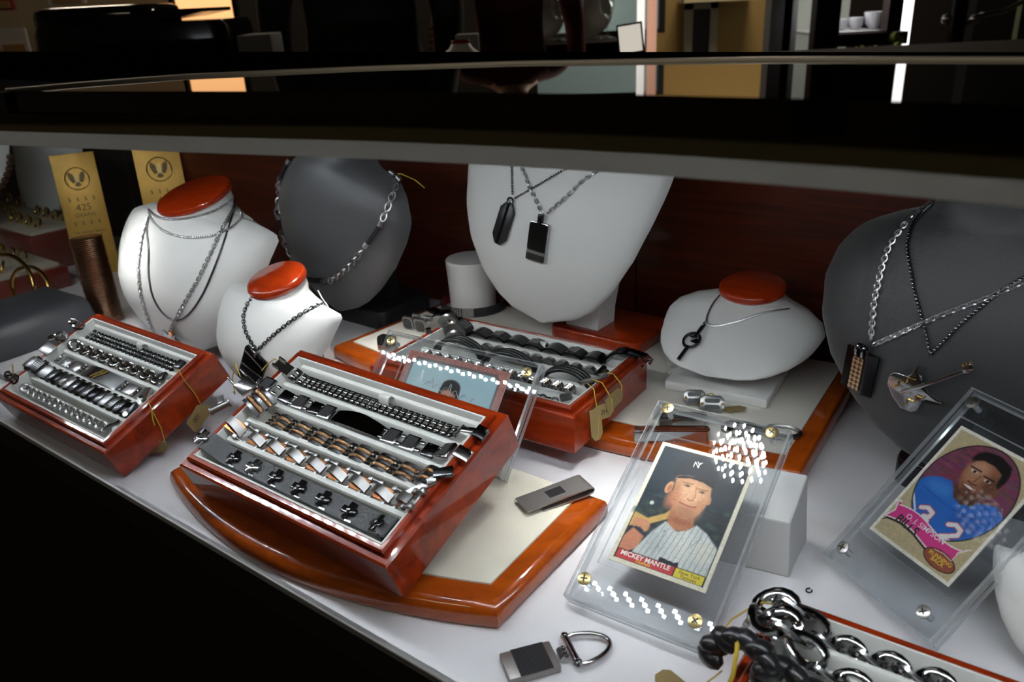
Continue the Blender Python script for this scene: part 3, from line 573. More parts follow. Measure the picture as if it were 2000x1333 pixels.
# ---- G2
t, o = necklace('G2', 'steel cable chain with black curved pendant on the charcoal bust', (1704, 668))
part('chain', chain_mesh('cable', lay('G2', [(1818, 400), (1770, 437), (1738, 480), (1722, 530), (1709, 590), (1703, 664)], 0.0014, 0.0032), 0.0017, o), M_CHAIN, t, kind='stuff')
part('chain', chain_mesh('cable', lay('G2', [(1712, 672), (1770, 646), (1850, 611), (1930, 581), (1996, 552), (2040, 530)], 0.0014, 0.0032), 0.0017, o), M_CHAIN, t, kind='stuff')
Mf, L = frame('G2', (1692, 684), (1676, 760), o, 0.0045); w_ = L*0.80
rings = [[(x, y, 0.0026*(1-(2*x/w_)**2)-0.001 + dz) for x, y in ((-w_/2, sgn*L/2), (-w_/4, sgn*L/2), (0, sgn*L/2), (w_/4, sgn*L/2), (w_/2, sgn*L/2))] + [(x, sgn*L/2, -0.0025) for x in (w_/2, -w_/2)] for sgn, dz in ((-1, 0), (1, 0))]
pd = part('curved_pendant', MB().loft(rings), M_BSTEEL, t, Mf, 'black curved plate', smooth=50)
m = MB(); m.prism(rrect(w_*0.34, L*0.80, 0.001), 0.0010, 0.0026, Matrix.Translation((0, -L*0.03, 0))); pl = part('inset', m, weave('etched_bronze', (0.10, 0.065, 0.035), (0.50, 0.36, 0.22), 420, 0.35, 1.0, 0.0), t, parent=pd, label='etched bronze inset')
m = MB(); m.lathe([(0.0010, 0.0024), (0.0010, 0.0030), (0.0003, 0.0034)], 8, Matrix.Translation((0, -L*0.36, 0))); part('crystal', m, M_STONE, t, parent=pd)
for xx in (-0.0024, 0.0024):
    m = MB(); m.ring(0.0030, 0.0048, 0.0012, Matrix.Translation((xx, L/2+0.001, 0.0005)) @ Matrix.Rotation(PI/2, 4, 'Y'), 12, 6); part('bail', m, M_STEEL, t, parent=pd)
t, o = necklace('G2', 'bead chain with silver and gold guitar pendant on the charcoal bust', (1818, 692))
part('chain', chain_mesh('bead', lay('G2', [(1818, 404), (1784, 438), (1772, 478), (1785, 560), (1807, 640), (1817, 690)], 0.0014, 0.0027), 0.00140, o), M_DSTEEL, t, kind='stuff')
part('chain', chain_mesh('bead', lay('G2', [(1821, 690), (1880, 630), (1950, 572), (2000, 542), (2040, 520)], 0.0014, 0.0027), 0.00145, o), M_DSTEEL, t, kind='stuff')
a, na = surf('G2', 1758, 765); b, nb = surf('G2', 1908, 712); y = (b-a); L = y.length; y.normalize(); z = (na+nb*0.5).normalized(); x = y.cross(z).normalized(); z = x.cross(y)
Mf = Matrix.Translation(a-o+z*0.0045) @ Matrix((x, y, z)).transposed().to_4x4(); q = L
half = [(0.0, -0.03), (0.10, -0.02), (0.155, 0.04), (0.165, 0.10), (0.135, 0.16), (0.105, 0.20), (0.11, 0.25), (0.14, 0.31), (0.175, 0.37), (0.155, 0.385), (0.11, 0.335), (0.06, 0.30)]
half2 = [(-0.06, 0.30), (-0.10, 0.31), (-0.135, 0.345), (-0.15, 0.35), (-0.14, 0.29), (-0.105, 0.24), (-0.10, 0.19), (-0.135, 0.14), (-0.165, 0.08), (-0.15, 0.02), (-0.10, -0.02)]
bd = part('guitar_body', MB().prism([(x_*q*1.75, (y_*1.22 if y_ > 0 else y_*2.2)*q) for x_, y_ in half+half2], 0, 0.0030), M_STEEL, t, Mf, 'polished silver guitar body', bevel=0.0007)
m = MB(); m.loft([[(-0.028*q, 0.06*q, 0.003), (0.028*q, 0.06*q, 0.003), (0.028*q, 0.06*q, 0.0046), (-0.028*q, 0.06*q, 0.0046)], [(-0.024*q, 0.86*q, 0.002), (0.024*q, 0.86*q, 0.002), (0.024*q, 0.86*q, 0.0042), (-0.024*q, 0.86*q, 0.0042)]]); part('guitar_neck', m, M_STEEL, t, parent=bd, bevel=0.0004)
m = MB(); m.prism([(-0.025*q, 0.85*q), (0.025*q, 0.85*q), (0.045*q, 0.92*q), (0.02*q, 1.0*q), (-0.055*q, 1.0*q), (-0.045*q, 0.9*q)], 0.001, 0.0036); hd = part('headstock', m, M_STEEL, t, parent=bd, bevel=0.0004)
m = MB()
for k in range(3): m.ball((-0.065*q, (0.90+0.045*k)*q, 0.0022), 0.0011, 6)
part('tuning_peg', m, M_GOLD, t, parent=bd, kind='stuff', label='tiny gold pegs')
for sx, ph in ((-0.13, 0.0), (0.13, 1.0)):
    P = [Vector((sx*q+0.030*q*math.sin(k*1.3+ph), (0.03+0.026*k)*q, 0.0033+0.0004*math.sin(k))) for k in range(12)]
    part('gold_scroll', MB().tube(P, 0.0006, 5), M_GOLD, t, parent=bd, label='gold engraved scroll')
m = MB(); m.ring(0.0022, 0.0022, 0.0006, Matrix.Translation((-0.10*q, 0.34*q, 0.002)), 10, 5); part('bail', m, M_STEEL, t, parent=bd)

# ================================================================== bracelets lying in the trays
def in_tray(tr, name, label, y, group=None, k=None):
    """top-level thing whose frame is the tray frame, at slot y and the height of the tray edge"""
    R_ = Euler(tr.rotation_euler).to_matrix(); s = tr.scale[0]
    t = thing(name, label, 'bracelet', Vector(tr.location) + R_ @ (Vector((0, y, TH))*s), tr.rotation_euler, group); t.scale = (s, s, s)
    return t
def sag(x, x0, x1, zmid=-0.0022, zend=0.0052, run=0.018):
    """height of a bracelet along its slot: lies on the liner, climbs over the tray edge at both ends"""
    def sm(d): d = max(0, min(1, d)); return d*d*(3-2*d)
    z = zmid
    for e, s in ((x0, 1), (x1, -1)):
        lim = -TL/2+0.011 if s > 0 else TL/2-0.011
        over = (lim + s*run - x)*s
        z = max(z, zmid + (zend-zmid)*sm(over/run))
    if x < -TL/2-0.002: z -= (-(x+TL/2+0.002))*0.5
    if x > TL/2+0.002: z -= (x-TL/2-0.002)*0.5
    return z
def row(t, name, me, xs, x0, x1, lift=0.0, zmid=-0.0022, alt=None, roll=0.0, label=None, zend=0.0052):
    out = []
    for i, x in enumerate(xs):
        z = sag(x, x0, x1, zmid, zend)+lift; sl = math.atan2(sag(x+0.003, x0, x1, zmid, zend)-sag(x-0.003, x0, x1, zmid, zend), 0.006)
        mm = me[i % len(me)] if isinstance(me, (list, tuple)) else me
        o = put(name, mm, t, (x, 0, z), (roll*(1 if i % 2 else -1), -sl, 0)); out.append(o)
        if label: o['label'] = label
    return out
def span(a, b, n): return [a+(b-a)*(i+0.5)/n for i in range(n)]
def smooth_me(name, mb, mats, bevel=None, ang=40): return mb.mesh(name, mats, ang, bevel)
def price_tag(t, start, knot, hang, ang=0.0, size=(0.011, 0.024), txt=None, tagrot=(0, 0, 0)):
    """thread from start to knot and a kraft tag at hang (all in the frame of t)"""
    a, b, c = Vector(start), Vector(knot), Vector(hang)
    o = obj('thread', MB().tube([a, a.lerp(b, 0.5)+Vector((0.002, 0, 0.003)), b, b.lerp(c, 0.5)+Vector((0.001, 0.001, 0)), c], 0.00042, 5), M_STRING, t, label='yellow thread')
    m = MB(); w_, h = size; P = [(-w_/2, -h), (w_/2, -h), (w_/2, -w_*0.3), (w_*0.2, 0.001), (-w_*0.2, 0.001), (-w_/2, -w_*0.3)]; m.prism(P, -0.00025, 0.00025)
    g = obj('price_tag', m, M_KRAFT, t, c, tagrot, smooth=0, label='small kraft paper tag')
    return g
def text_mesh(txt, size, matl, name='lettering', align='CENTER', ext=0.00004, bold=0.0):
    cu = bpy.data.curves.new(name, 'FONT'); cu.body = txt; cu.size = size; cu.align_x = align; cu.align_y = 'CENTER'; cu.extrude = ext; cu.offset = bold; cu.resolution_u = 3
    tmp = bpy.data.objects.new(name, cu); COL.objects.link(tmp); dg = bpy.context.evaluated_depsgraph_get(); me = bpy.data.meshes.new_from_object(tmp.evaluated_get(dg))
    bpy.data.objects.remove(tmp); bpy.data.curves.remove(cu); me.materials.clear(); me.materials.append(matl); me.name = name; return me

# ---------------------------------------------------------------- tray B, rear to front
# 1 double row of silver rollers
t = in_tray(tB, 'bracelet', 'silver two-row roller chain bracelet in the rear slot of the front tray', 0.0955, 'bracelets in the front tray')
m = MB()
for s in (-1, 1):
    m.ball((0, s*0.0022, 0), 0.0021, 8, (1.35, 0.8, 0.9)); m.cyl((0.0024, s*0.0046, 0), (-0.0024, s*0.0046, 0), 0.0009, 0.0009, 6)
m.cyl((0.0026, -0.0045, 0.0006), (0.0026, 0.0045, 0.0006), 0.0010, 0.0010, 6); me = smooth_me('link', m, M_STEEL)
xs = span(-0.080, 0.078, 29); row(t, 'link', me, xs, -0.09, 0.09, zmid=-0.0032)
m = MB(); m.box((0, 0, 0), (0.013, 0.0085, 0.0012)); m.box((-0.004, 0.0035, 0.0012), (0.006, 0.0012, 0.003)); m.box((-0.004, -0.0035, 0.0012), (0.006, 0.0012, 0.003)); cl = m.mesh('clasp', M_STEEL, 40)
put('clasp', cl, t, (-0.087, 0, 0.0060), (0, 0.5, 0)); m = MB(); m.box((0, 0, 0), (0.008, 0.009, 0.004)); put('clasp', m.mesh('clasp', M_BSTEEL, 40, 0.001), t, (0.0955, 0, 0.0064), (0, 0.35, 0)); m = MB(); m.box((0, 0, 0), (0.010, 0.004, 0.002)); put('clasp_arm', m.mesh('clasp_arm', M_STEEL, 40, 0.0006), t, (0.086, 0, 0.0056), (0, -0.1, 0.1))
obj('thread', MB().tube([(-0.090, 0.002, 0.006), (-0.099, 0.003, 0.008), (-0.106, -0.001, 0.004), (-0.109, -0.006, 0.001)], 0.0004, 5), M_STRING, t)
# 2 identity bracelet with carbon inlays
t = in_tray(tB, 'bracelet', 'identity bracelet with long polished plate and black weave inlays', 0.0775, 'bracelets in the front tray')
m = MB(); m.box((0, 0, 0), (0.0115, 0.0118, 0.0030)); pm = m.mesh('plate', M_STEEL, 40, 0.0008)
m = MB(); m.box((0, 0, 0.0016), (0.0082, 0.0086, 0.0006)); im = m.mesh('inlay', M_CARBON, 0)
m = MB(); m.box((0, 0, 0), (0.0100, 0.0100, 0.0026)); dm = m.mesh('plate', mat('dark_polished_steel', (0.10, 0.10, 0.105), 0.15, 1.0), 40, 0.0008)
m = MB(); m.box((0, 0.0030, 0), (0.004, 0.0022, 0.0024)); m.box((0, -0.0030, 0), (0.004, 0.0022, 0.0024)); jm = m.mesh('hinge', M_STEEL, 40, 0.0005)
for k, x in enumerate((-0.0860, -0.0700, -0.0545, -0.0390)):
    if k in (0, 2): o = row(t, 'plate', pm, [x], -0.09, 0.09)[0]; put('inlay', im, o)
    else: row(t, 'plate', dm, [x], -0.09, 0.09)
o = row(t, 'plate', pm, [-0.0270], -0.09, 0.09)[0]; put('inlay', im, o)
row(t, 'hinge', jm, [-0.0780, -0.0620, -0.0468, -0.0330, 0.0262, 0.0418, 0.0578, 0.0730], -0.09, 0.09)
rings = []
for i in range(13):
    x = -0.0195+0.0445*i/12; z = 0.0035*math.sin(PI*i/12); wd = 0.0062*(0.72+0.28*math.sin(PI*i/12))
    rings.append([(x, -wd, z-0.001), (x, wd, z-0.001), (x, wd, z+0.0008), (x, -wd, z+0.0008)])
obj('identity_plate', MB().loft(rings), mat('black_mirror_steel', (0.06, 0.06, 0.065), 0.1, 1.0), t, (0, 0, -0.0025), smooth=50, label='long dark polished plate')
for k, x in enumerate((0.0340, 0.0500, 0.0660, 0.0815)):
    if k != 2: o = row(t, 'plate', pm, [x], -0.09, 0.09)[0]; put('inlay', im, o)
    else: row(t, 'plate', dm, [x], -0.09, 0.09)
m = MB(); m.box((0, 0, 0), (0.010, 0.0085, 0.0016)); put('clasp', m.mesh('clasp', M_STEEL, 40, 0.0006), t, (0.0945, 0.001, 0.0062), (0, 0.35, 0)); m = MB(); m.box((0, 0, 0), (0.012, 0.006, 0.0014)); put('clasp', m.mesh('clasp', M_STEEL, 40, 0.0006), t, (-0.0975, -0.001, 0.0040), (0, -0.7, 0.1))
# 3 cable bracelet, rose gold between steel rails
t = in_tray(tB, 'bracelet', 'steel bracelet with pairs of rose gold cables, loose left end over the tray', 0.0580, 'bracelets in the front tray')
m = MB()
for y in (-0.0052, 0.0, 0.0052): m.loft([[(x, y-0.0009, z), (x, y+0.0009, z), (x, y+0.0009, z+0.0016), (x, y-0.0009, z+0.0016)] for x, z in ((-0.0066, -0.0012), (-0.0033, 0.0004), (0, 0.0008), (0.0033, 0.0004), (0.0066, -0.0012))])
fm = m.mesh('frame', M_DSTEEL, 40)
m = MB(); m.tube([(-0.0062, 0, -0.0006), (-0.003, 0, 0.0010), (0, 0, 0.0014), (0.003, 0, 0.0010), (0.0062, 0, -0.0006)], 0.0015, 7); cm = m.mesh('cable', M_ROSE, 60)
m = MB()
for y in (-0.0045, -0.0015, 0.0015, 0.0045): m.cyl((-0.0022, y, 0), (0.0022, y, 0), 0.0010, 0.0010, 7)
m.cyl((0, -0.0055, 0), (0, 0.0055, 0), 0.0009, 0.0009, 6); cn = m.mesh('connector', M_STEEL, 40)
xs = [-0.0535+0.0193*i for i in range(8)]
for o in row(t, 'frame', fm, xs, -0.075, 0.09): put('cable', cm, o, (0, -0.0026, 0)); put('cable', cm, o, (0, 0.0026, 0))
row(t, 'connector', cn, [x-0.0097 for x in xs], -0.075, 0.09)
fr_ = put('frame', fm, t, (-0.0760, 0.004, 0.0070), (0, 0.35, -0.25), 1.35); put('cable', cm, fr_, (0, -0.0026, 0)); put('cable', cm, fr_, (0, 0.0026, 0))
m = MB(); m.box((0, 0, 0), (0.012, 0.0125, 0.0026)); put('clasp', m.mesh('clasp', M_STEEL, 40, 0.0008), t, (-0.0930, 0.0085, 0.0125), (0, 0.3, -0.25)); m = MB(); m.box((0, 0.005, 0), (0.009, 0.0012, 0.003)); m.box((0, -0.005, 0), (0.009, 0.0012, 0.003)); put('clasp_arm', m.mesh('clasp_arm', M_STEEL, 40, 0.0004), t, (-0.1025, 0.0110, 0.0150), (0, 0.3, -0.25))
m = MB(); m.box((0, 0, 0), (0.012, 0.007, 0.003)); put('clasp', m.mesh('clasp', M_DSTEEL, 40, 0.0008), t, (0.0925, 0.004, 0.0066), (0, 0.1, 0.7))
obj('thread', MB().tube([(-0.100, 0.012, 0.016), (-0.110, 0.018, 0.020), (-0.114, 0.012, 0.010), (-0.106, 0.004, 0.004), (-0.101, 0.002, 0.010)], 0.0004, 5), M_STRING, t)
# 4 open links with copper coloured inner faces
t = in_tray(tB, 'bracelet', 'brushed steel bracelet of open curved links with copper undersides', 0.0400, 'bracelets in the front tray')
m = MB(); m.loft([[(x, y-0.0030, z), (x, y+0.0030, z), (x, y+0.0030, z+0.0012), (x, y-0.0030, z+0.0012)] for x, y, z in ((-0.0085, 0.0015, -0.001), (-0.004, 0.0008, 0.0018), (0.0, 0.0, 0.0026), (0.004, -0.0008, 0.0018), (0.0085, -0.0015, -0.001))]); lm = m.mesh('link', M_LSTEEL, 40)
m = MB(); m.box((0, 0, -0.0008), (0.0120, 0.0094, 0.0010)); km = m.mesh('inner_plate', M_COPPER, 0)
m = MB(); m.cyl((-0.0045, 0, 0), (0.0045, 0, 0), 0.0013, 0.0013, 8); m.box((-0.0045, 0, 0), (0.003, 0.0034, 0.0034)); m.box((0.0045, 0, 0), (0.003, 0.0034, 0.0034)); sm_ = m.mesh('side_bar', M_BRUSH, 40, 0.0004)
xs = [-0.0800+0.0198*i for i in range(9)]
for o in row(t, 'link', lm, xs, -0.09, 0.09): put('inner_plate', km, o); put('side_bar', sm_, o, (0.0095, 0.0058, -0.001)); put('side_bar', sm_, o, (0.0095, -0.0058, -0.001))
m = MB(); m.cyl((0, -0.006, 0), (0, 0.006, 0), 0.0022, 0.0022, 10); m.cyl((0, -0.0075, 0), (0, -0.006, 0), 0.003, 0.003, 10); m.cyl((0, 0.006, 0), (0, 0.0075, 0), 0.003, 0.003, 10); put('clasp', m.mesh('clasp', M_BRUSH, 40), t, (-0.1000, 0.006, 0.0085), (0, 0, -0.55)); m = MB(); m.box((0, 0, 0), (0.012, 0.005, 0.0012)); put('clasp_arm', m.mesh('clasp_arm', M_BRUSH, 40, 0.0003), t, (-0.108, 0.012, 0.0075), (0, -0.2, -0.5))
m = MB(); m.box((0, 0, 0), (0.020, 0.0055, 0.0014)); m.box((0.008, 0, 0.0012), (0.006, 0.0045, 0.002)); put('clasp', m.mesh('clasp', M_BRUSH, 40, 0.0004), t, (0.0840, 0.009, 0.0040), (0.1, -0.15, 0.85))
# 5 black strap with crosses
t = in_tray(tB, 'bracelet', 'flat black strap bracelet set with small steel crosses in the front slot', 0.0212, 'bracelets in the front tray')
rings = []
for i in range(41):
    x = -0.088+0.172*i/40; z = sag(x, -0.09, 0.10, -0.0030) - (0.004 if x > 0.078 else 0); rings.append([(x, -0.0068, z-0.0008), (x, 0.0068, z-0.0008), (x, 0.0068, z+0.0008), (x, -0.0068, z+0.0008)])
obj('strap', MB().loft(rings), mat('black_brushed_strap', (0.05, 0.052, 0.055), 0.42, 0.6, bump=(500, 0.3)), t, smooth=50, label='dark brushed strap')
s1, s2 = 0.0022, 0.0056
cp = [(-s1, -s2), (s1, -s2), (s1, -s1), (s2, -s1), (s2, s1), (s1, s1), (s1, s2), (-s1, s2), (-s1, s1), (-s2, s1), (-s2, -s1), (-s1, -s1)]
cm_ = MB().prism(cp, 0, 0.0014).mesh('cross', M_BLACK, 40, 0.0003); cs_ = MB().prism(cp, 0, 0.0016).mesh('cross', M_STEEL, 40, 0.0003)
m = MB(); m.lathe([(0.0014, 0.0012), (0.0014, 0.0021), (0.0006, 0.0025)], 8); st_ = m.mesh('stone', M_STEEL, 40)
for i, x in enumerate((-0.0915, -0.0630, -0.0420, -0.0195, 0.0030, 0.0255, 0.0480, 0.0715)):
    o = row(t, 'cross', cs_ if i in (0, 2) else cm_, [x], -0.09, 0.10, lift=0.0009, zmid=-0.0030)[0]; put('stone', st_, o); o.rotation_euler[2] = 0.785*0
    m = MB(); 
    if i: put('cross_edge', MB().box((0.0048, -0.0062, 0.0004), (0.005, 0.0010, 0.0016)).mesh('cross_edge', M_STEEL, 0), o)
m = MB(); m.cyl((0, -0.0052, 0), (0, 0.0052, 0), 0.0020, 0.0020, 8); put('clasp', m.mesh('clasp', M_BSTEEL, 40), t, (-0.0990, 0.002, 0.0040), (0, 0, 0.1)); put('clasp', m.mesh('clasp', M_BSTEEL, 40), t, (0.080, -0.006, -0.0030), (0, 0, 0.4))

# ---------------------------------------------------------------- tray A
t = in_tray(tA, 'bracelet', 'black and silver studded bracelet of three rows in the rear slot of the left tray', 0.0945, 'bracelets in the left tray')
m = MB()
for y in (-0.0044, 0, 0.0044): m.box((0, y, 0), (0.0030, 0.0036, 0.0028))
b_ = m.mesh('link', M_BSTEEL, 40, 0.0006); m = MB()
for y in (-0.0022, 0.0022): m.ball((0, y, 0.0009), 0.0016, 6, (1.1, 1, 0.8))
w2 = m.mesh('link', M_STEEL, 60)
xs = span(-0.074, 0.075, 46); row(t, 'link', [b_, w2], xs, -0.09, 0.09)
m = MB(); m.box((0, 0, 0), (0.009, 0.009, 0.003)); put('clasp', m.mesh('clasp', M_DSTEEL, 40, 0.0008), t, (0.083, 0, 0.0052)); m = MB(); m.ring(0.006, 0.0045, 0.0012, None, 12, 5); m.ring(0.004, 0.003, 0.001, Matrix.Translation((-0.008, 0, 0.001)), 10, 5); put('clasp', m.mesh('clasp', M_STEEL, 60), t, (-0.086, 0, 0.0070), (0, 0.3, 0))
g = price_tag(t, (0.083, -0.004, 0.004), (0.0985, -0.010, 0.0), (0.1005, -0.012, -0.030), tagrot=(-0.25, 1.45, 0.2))
g2 = put('price_tag', g.data, t, (0.1012, -0.008, -0.034), (-0.15, 1.5, 0.1)); g2['label'] = 'second kraft paper tag'
lt = text_mesh('100', 0.006, M_BLACKM); o = put('lettering', lt, g, (0, -0.013, 0.0003), (0, 0, -PI/2))
t = in_tray(tA, 'bracelet', 'chunky silver curb chain bracelet in the second slot of the left tray', 0.0775, 'bracelets in the left tray')
m = MB(); m.ring(0.0070, 0.0046, 0.0017, Matrix.Rotation(0.55, 4, 'X'), 14, 6, flat=1.2); c_ = m.mesh('link', M_STEEL, 60)
row(t, 'link', c_, span(-0.078, 0.070, 17), -0.09, 0.09, roll=0.5); m = MB(); m.box((0, 0, 0), (0.008, 0.009, 0.004)); put('clasp', m.mesh('clasp', M_DSTEEL, 40, 0.001), t, (0.079, 0, 0.005), (0, -0.2, 0.4)); m = MB(); m.ring(0.008, 0.0045, 0.0014, None, 14, 5); put('clasp', m.mesh('clasp', M_STEEL, 60), t, (-0.0900, -0.001, 0.0075), (0.2, 0.2, 0)); put('clasp', m.mesh('clasp', M_STEEL, 60), t, (-0.1020, -0.003, 0.0065), (-0.2, -0.2, 0.2))
t = in_tray(tA, 'bracelet', 'identity bracelet with two gold bars on its plate in the left tray', 0.0590, 'bracelets in the left tray')
m = MB(); m.box((0, 0, 0), (0.014, 0.0115, 0.0024)); p_ = m.mesh('plate', M_BRUSH, 40, 0.0008); m = MB()
for y in (-0.0042, -0.0014, 0.0014, 0.0042): m.ball((0, y, 0), 0.0019, 7, (1.5, 0.8, 1))
r_ = m.mesh('link', M_STEEL, 60)
row(t, 'plate', p_, [-0.062, -0.0425, 0.049, 0.068], -0.09, 0.09); row(t, 'link', r_, [-0.0735, -0.0522, -0.0325, 0.0385, 0.0585], -0.09, 0.09)
rings = []
for i in range(13):
    x = -0.026+0.058*i/12; z = 0.004*math.sin(PI*i/12); rings.append([(x, -0.0068, z-0.001), (x, 0.0068, z-0.001), (x, 0.0068, z+0.0008), (x, -0.0068, z+0.0008)])
ip = obj('identity_plate', MB().loft(rings), M_STEEL, t, (0, 0, -0.0025), smooth=50, label='long polished plate')
for x in (-0.001, 0.004):
    m = MB(); m.box((0, 0, 0), (0.0026, 0.0150, 0.0008), Matrix.Translation((x, 0, 0.0048)) @ Matrix.Rotation(-0.75, 4, 'Z')); obj('gold_bar', m, M_GOLD, ip)
m = MB(); m.box((0, 0, 0), (0.014, 0.012, 0.002)); put('clasp', m.mesh('clasp', M_BRUSH, 40, 0.0008), t, (-0.0885, 0.001, 0.0070), (0, 0.25, 0)); m = MB(); m.box((0, 0, 0), (0.006, 0.009, 0.004)); m.cyl((-0.004, -0.005, 0), (-0.004, 0.005, 0), 0.0016, 0.0016, 8); put('clasp', m.mesh('clasp', M_STEEL, 40), t, (0.082, 0, 0.0054), (0, 0, 0.3))
g = price_tag(t, (0.082, -0.002, 0.004), (0.0985, -0.010, 0.0), (0.102, -0.020, -0.032), tagrot=(0.2, 1.35, -0.9)); obj('thread', MB().tube([(0.098, -0.010, 0.0), (0.0990, -0.014, -0.006), (0.0985, -0.016, -0.012)], 0.0007, 5), M_STRING, t)
t = in_tray(tA, 'bracelet', 'wide black and brushed steel link bracelet in the fourth slot of the left tray', 0.0418, 'bracelets in the left tray')
me_ = []
for mt in (M_MESHS, M_DSTEEL, M_BRUSH, M_BSTEEL):
    m = MB(); m.box((0, 0, 0), (0.0098, 0.0135, 0.0030)); me_.append(m.mesh('link', mt, 40, 0.0007))
m = MB(); m.cyl((-0.003, 0, 0), (0.003, 0, 0), 0.0018, 0.0018, 8); rl_ = m.mesh('side_roller', M_STEEL, 40)
xs = span(-0.098, 0.083, 17); order = [2, 0, 2, 1, 3, 0, 2, 1, 3, 0, 3, 1, 2, 0, 1, 3, 1]
for i, x in enumerate(xs):
    o = row(t, 'link', me_[order[i]], [x], -0.10, 0.09)[0]; put('side_roller', rl_, o, (0.0053, 0.0072, 0)); put('side_roller', rl_, o, (0.0053, -0.0072, 0))
t = in_tray(tA, 'bracelet', 'narrow silver curb chain bracelet in the front slot of the left tray', 0.0200, 'bracelets in the left tray')
m = MB(); m.ring(0.0042, 0.0036, 0.0013, Matrix.Rotation(0.5, 4, 'X'), 10, 5, flat=1.3); c_ = m.mesh('link', M_BRUSH, 60)
row(t, 'link', c_, span(-0.076, 0.074, 30), -0.09, 0.09, roll=0.35, zmid=-0.0036); m = MB(); m.box((0, 0, 0), (0.014, 0.0035, 0.003)); put('clasp', m.mesh('clasp', M_DSTEEL, 40, 0.001), t, (0.079, 0.003, 0.003), (0, -0.2, 0.8))
m = MB(); m.ring(0.005, 0.004, 0.0013, None, 12, 5); c2_ = m.mesh('clasp', M_STEEL, 60); put('clasp', c2_, t, (-0.084, 0, 0.006), (0.5, 0, 0)); put('clasp', c2_, t, (-0.093, 0.001, 0.006), (-0.4, 0, 0)); put('clasp', c2_, t, (-0.101, 0.001, 0.004), (0.8, 0.3, 0)); obj('thread', MB().tube([(-0.095, 0.004, 0.006), (-0.094, 0.008, 0.012), (-0.093, 0.009, 0.015)], 0.0006, 5), M_STRING, t)

# ---------------------------------------------------------------- tray C
t = in_tray(tC, 'bracelet', 'dark polished link bracelet with mesh inlays along the rear of the middle tray', 0.1000, 'bracelets in the middle tray')
m = MB(); m.loft([[(x, -0.0065, z), (x, 0.0065, z), (x, 0.0065, z+0.0018), (x, -0.0065, z+0.0018)] for x, z in ((-0.0100, -0.002), (-0.005, 0.0008), (0, 0.0018), (0.005, 0.0008), (0.0100, -0.002))]); d_ = m.mesh('link', M_BSTEEL, 50)
m = MB(); m.box((0, 0, 0.0026), (0.009, 0.0085, 0.0024)); i_ = m.mesh('mesh_inlay', M_MESHS, 0)
for k, o in enumerate(row(t, 'link', d_, [-0.0960, -0.0745]+[-0.0555+0.0192*i for i in range(8)], -0.10, 0.10, zmid=-0.001, zend=0.009)):
    if k % 2: put('mesh_inlay', i_, o)
m = MB(); m.box((0, 0, 0), (0.016, 0.0105, 0.003)); put('clasp', m.mesh('clasp', M_BSTEEL, 40, 0.001), t, (-0.1130, 0.006, 0.0085), (0, -0.1, -0.35)); put('clasp', m.mesh('clasp', M_BSTEEL, 40, 0.001), t, (0.0940, 0.0045, 0.0075), (0, 0.05, -0.15)); m = MB(); m.box((0, 0.0042, 0), (0.008, 0.001, 0.006)); m.box((0, -0.0042, 0), (0.008, 0.001, 0.006)); m.cyl((0.002, -0.0045, 0.001), (0.002, 0.0045, 0.001), 0.0012, 0.0012, 8); put('clasp_arm', m.mesh('clasp_arm', M_STEEL, 40), t, (0.1035, 0.0020, 0.0045), (0, 0.5, -0.25))
t = in_tray(tC, 'bracelet', 'bracelet of grey round discs standing in the second slot of the middle tray', 0.0775, 'bracelets in the middle tray')
m = MB(); m.cyl((0, -0.0030, 0), (0, 0.0030, 0), 0.0058, 0.0058, 18); ds_ = m.mesh('disc', M_BRUSH, 40, 0.0006)
for x in span(-0.040, 0.086, 10): put('disc', ds_, t, (x, 0, -0.0040))
m = MB(); m.ring(0.0062, 0.0062, 0.0022, Matrix.Rotation(PI/2, 4, 'X'), 14, 6, flat=2.0); rg_ = m.mesh('end_ring', M_BRUSH, 60)
for x, y, z in ((-0.0720, 0.006, 0.004), (-0.0830, 0.012, 0.007), (-0.0660, -0.001, -0.001)): put('end_ring', rg_, t, (x, y, z), (0, 0, 0.5))
m = MB(); m.cyl((0, 0, -0.003), (0, 0, 0.004), 0.0026, 0.0026, 10); put('end_bead', m.mesh('end_bead', M_DSTEEL, 40), t, (-0.0905, -0.008, 0.0040))
for x0, y, rx, w2_, lab in ((-0.0500, 0.0600, 0.0230, 0.014, 'black three-cord cuff arching up at the left of the middle tray'), (0.0030, 0.0565, 0.0230, 0.012, 'black three-cord cuff lying low in the centre of the middle tray'), (0.0610, 0.0510, 0.0215, 0.012, 'black three-cord cuff at the right of the middle tray')):
    t = in_tray(tC, 'cuff_bracelet', lab, y, 'black cuffs in the middle tray')
    for k in (-1, 0, 1):
        pts = [(x0+rx*math.cos(a), k*0.0036+0.0035*math.cos(a), -0.010+0.0195*math.sin(a)) for a in np.linspace(0.05, PI-0.05, 18)]
        obj('cord', MB().tube(pts, 0.0019, 8), M_RUBBER, t, smooth=60)
    for s in (0, 1):
        m = MB(); a = 0.05 if s == 0 else PI-0.05; m.box((x0+rx*math.cos(a), 0.0035*math.cos(a), -0.0095), (0.005, 0.0115, 0.004)); obj('end_cap', m, M_BRUSH, t, bevel=0.0008)
t = in_tray(tC, 'bracelet', 'silver bracelet of ringed barrels near the front of the middle tray', 0.0400, 'bracelets in the middle tray')
m = MB()
for k in (-1, 0, 1): m.ring(0.0042, 0.0042, 0.0011, Matrix.Translation((0, k*0.0030, 0)) @ Matrix.Rotation(PI/2, 4, 'X'), 12, 5)
br_ = m.mesh('barrel', M_STEEL, 60)
for x in span(-0.075, 0.075, 14): put('barrel', br_, t, (x, 0, -0.0030))
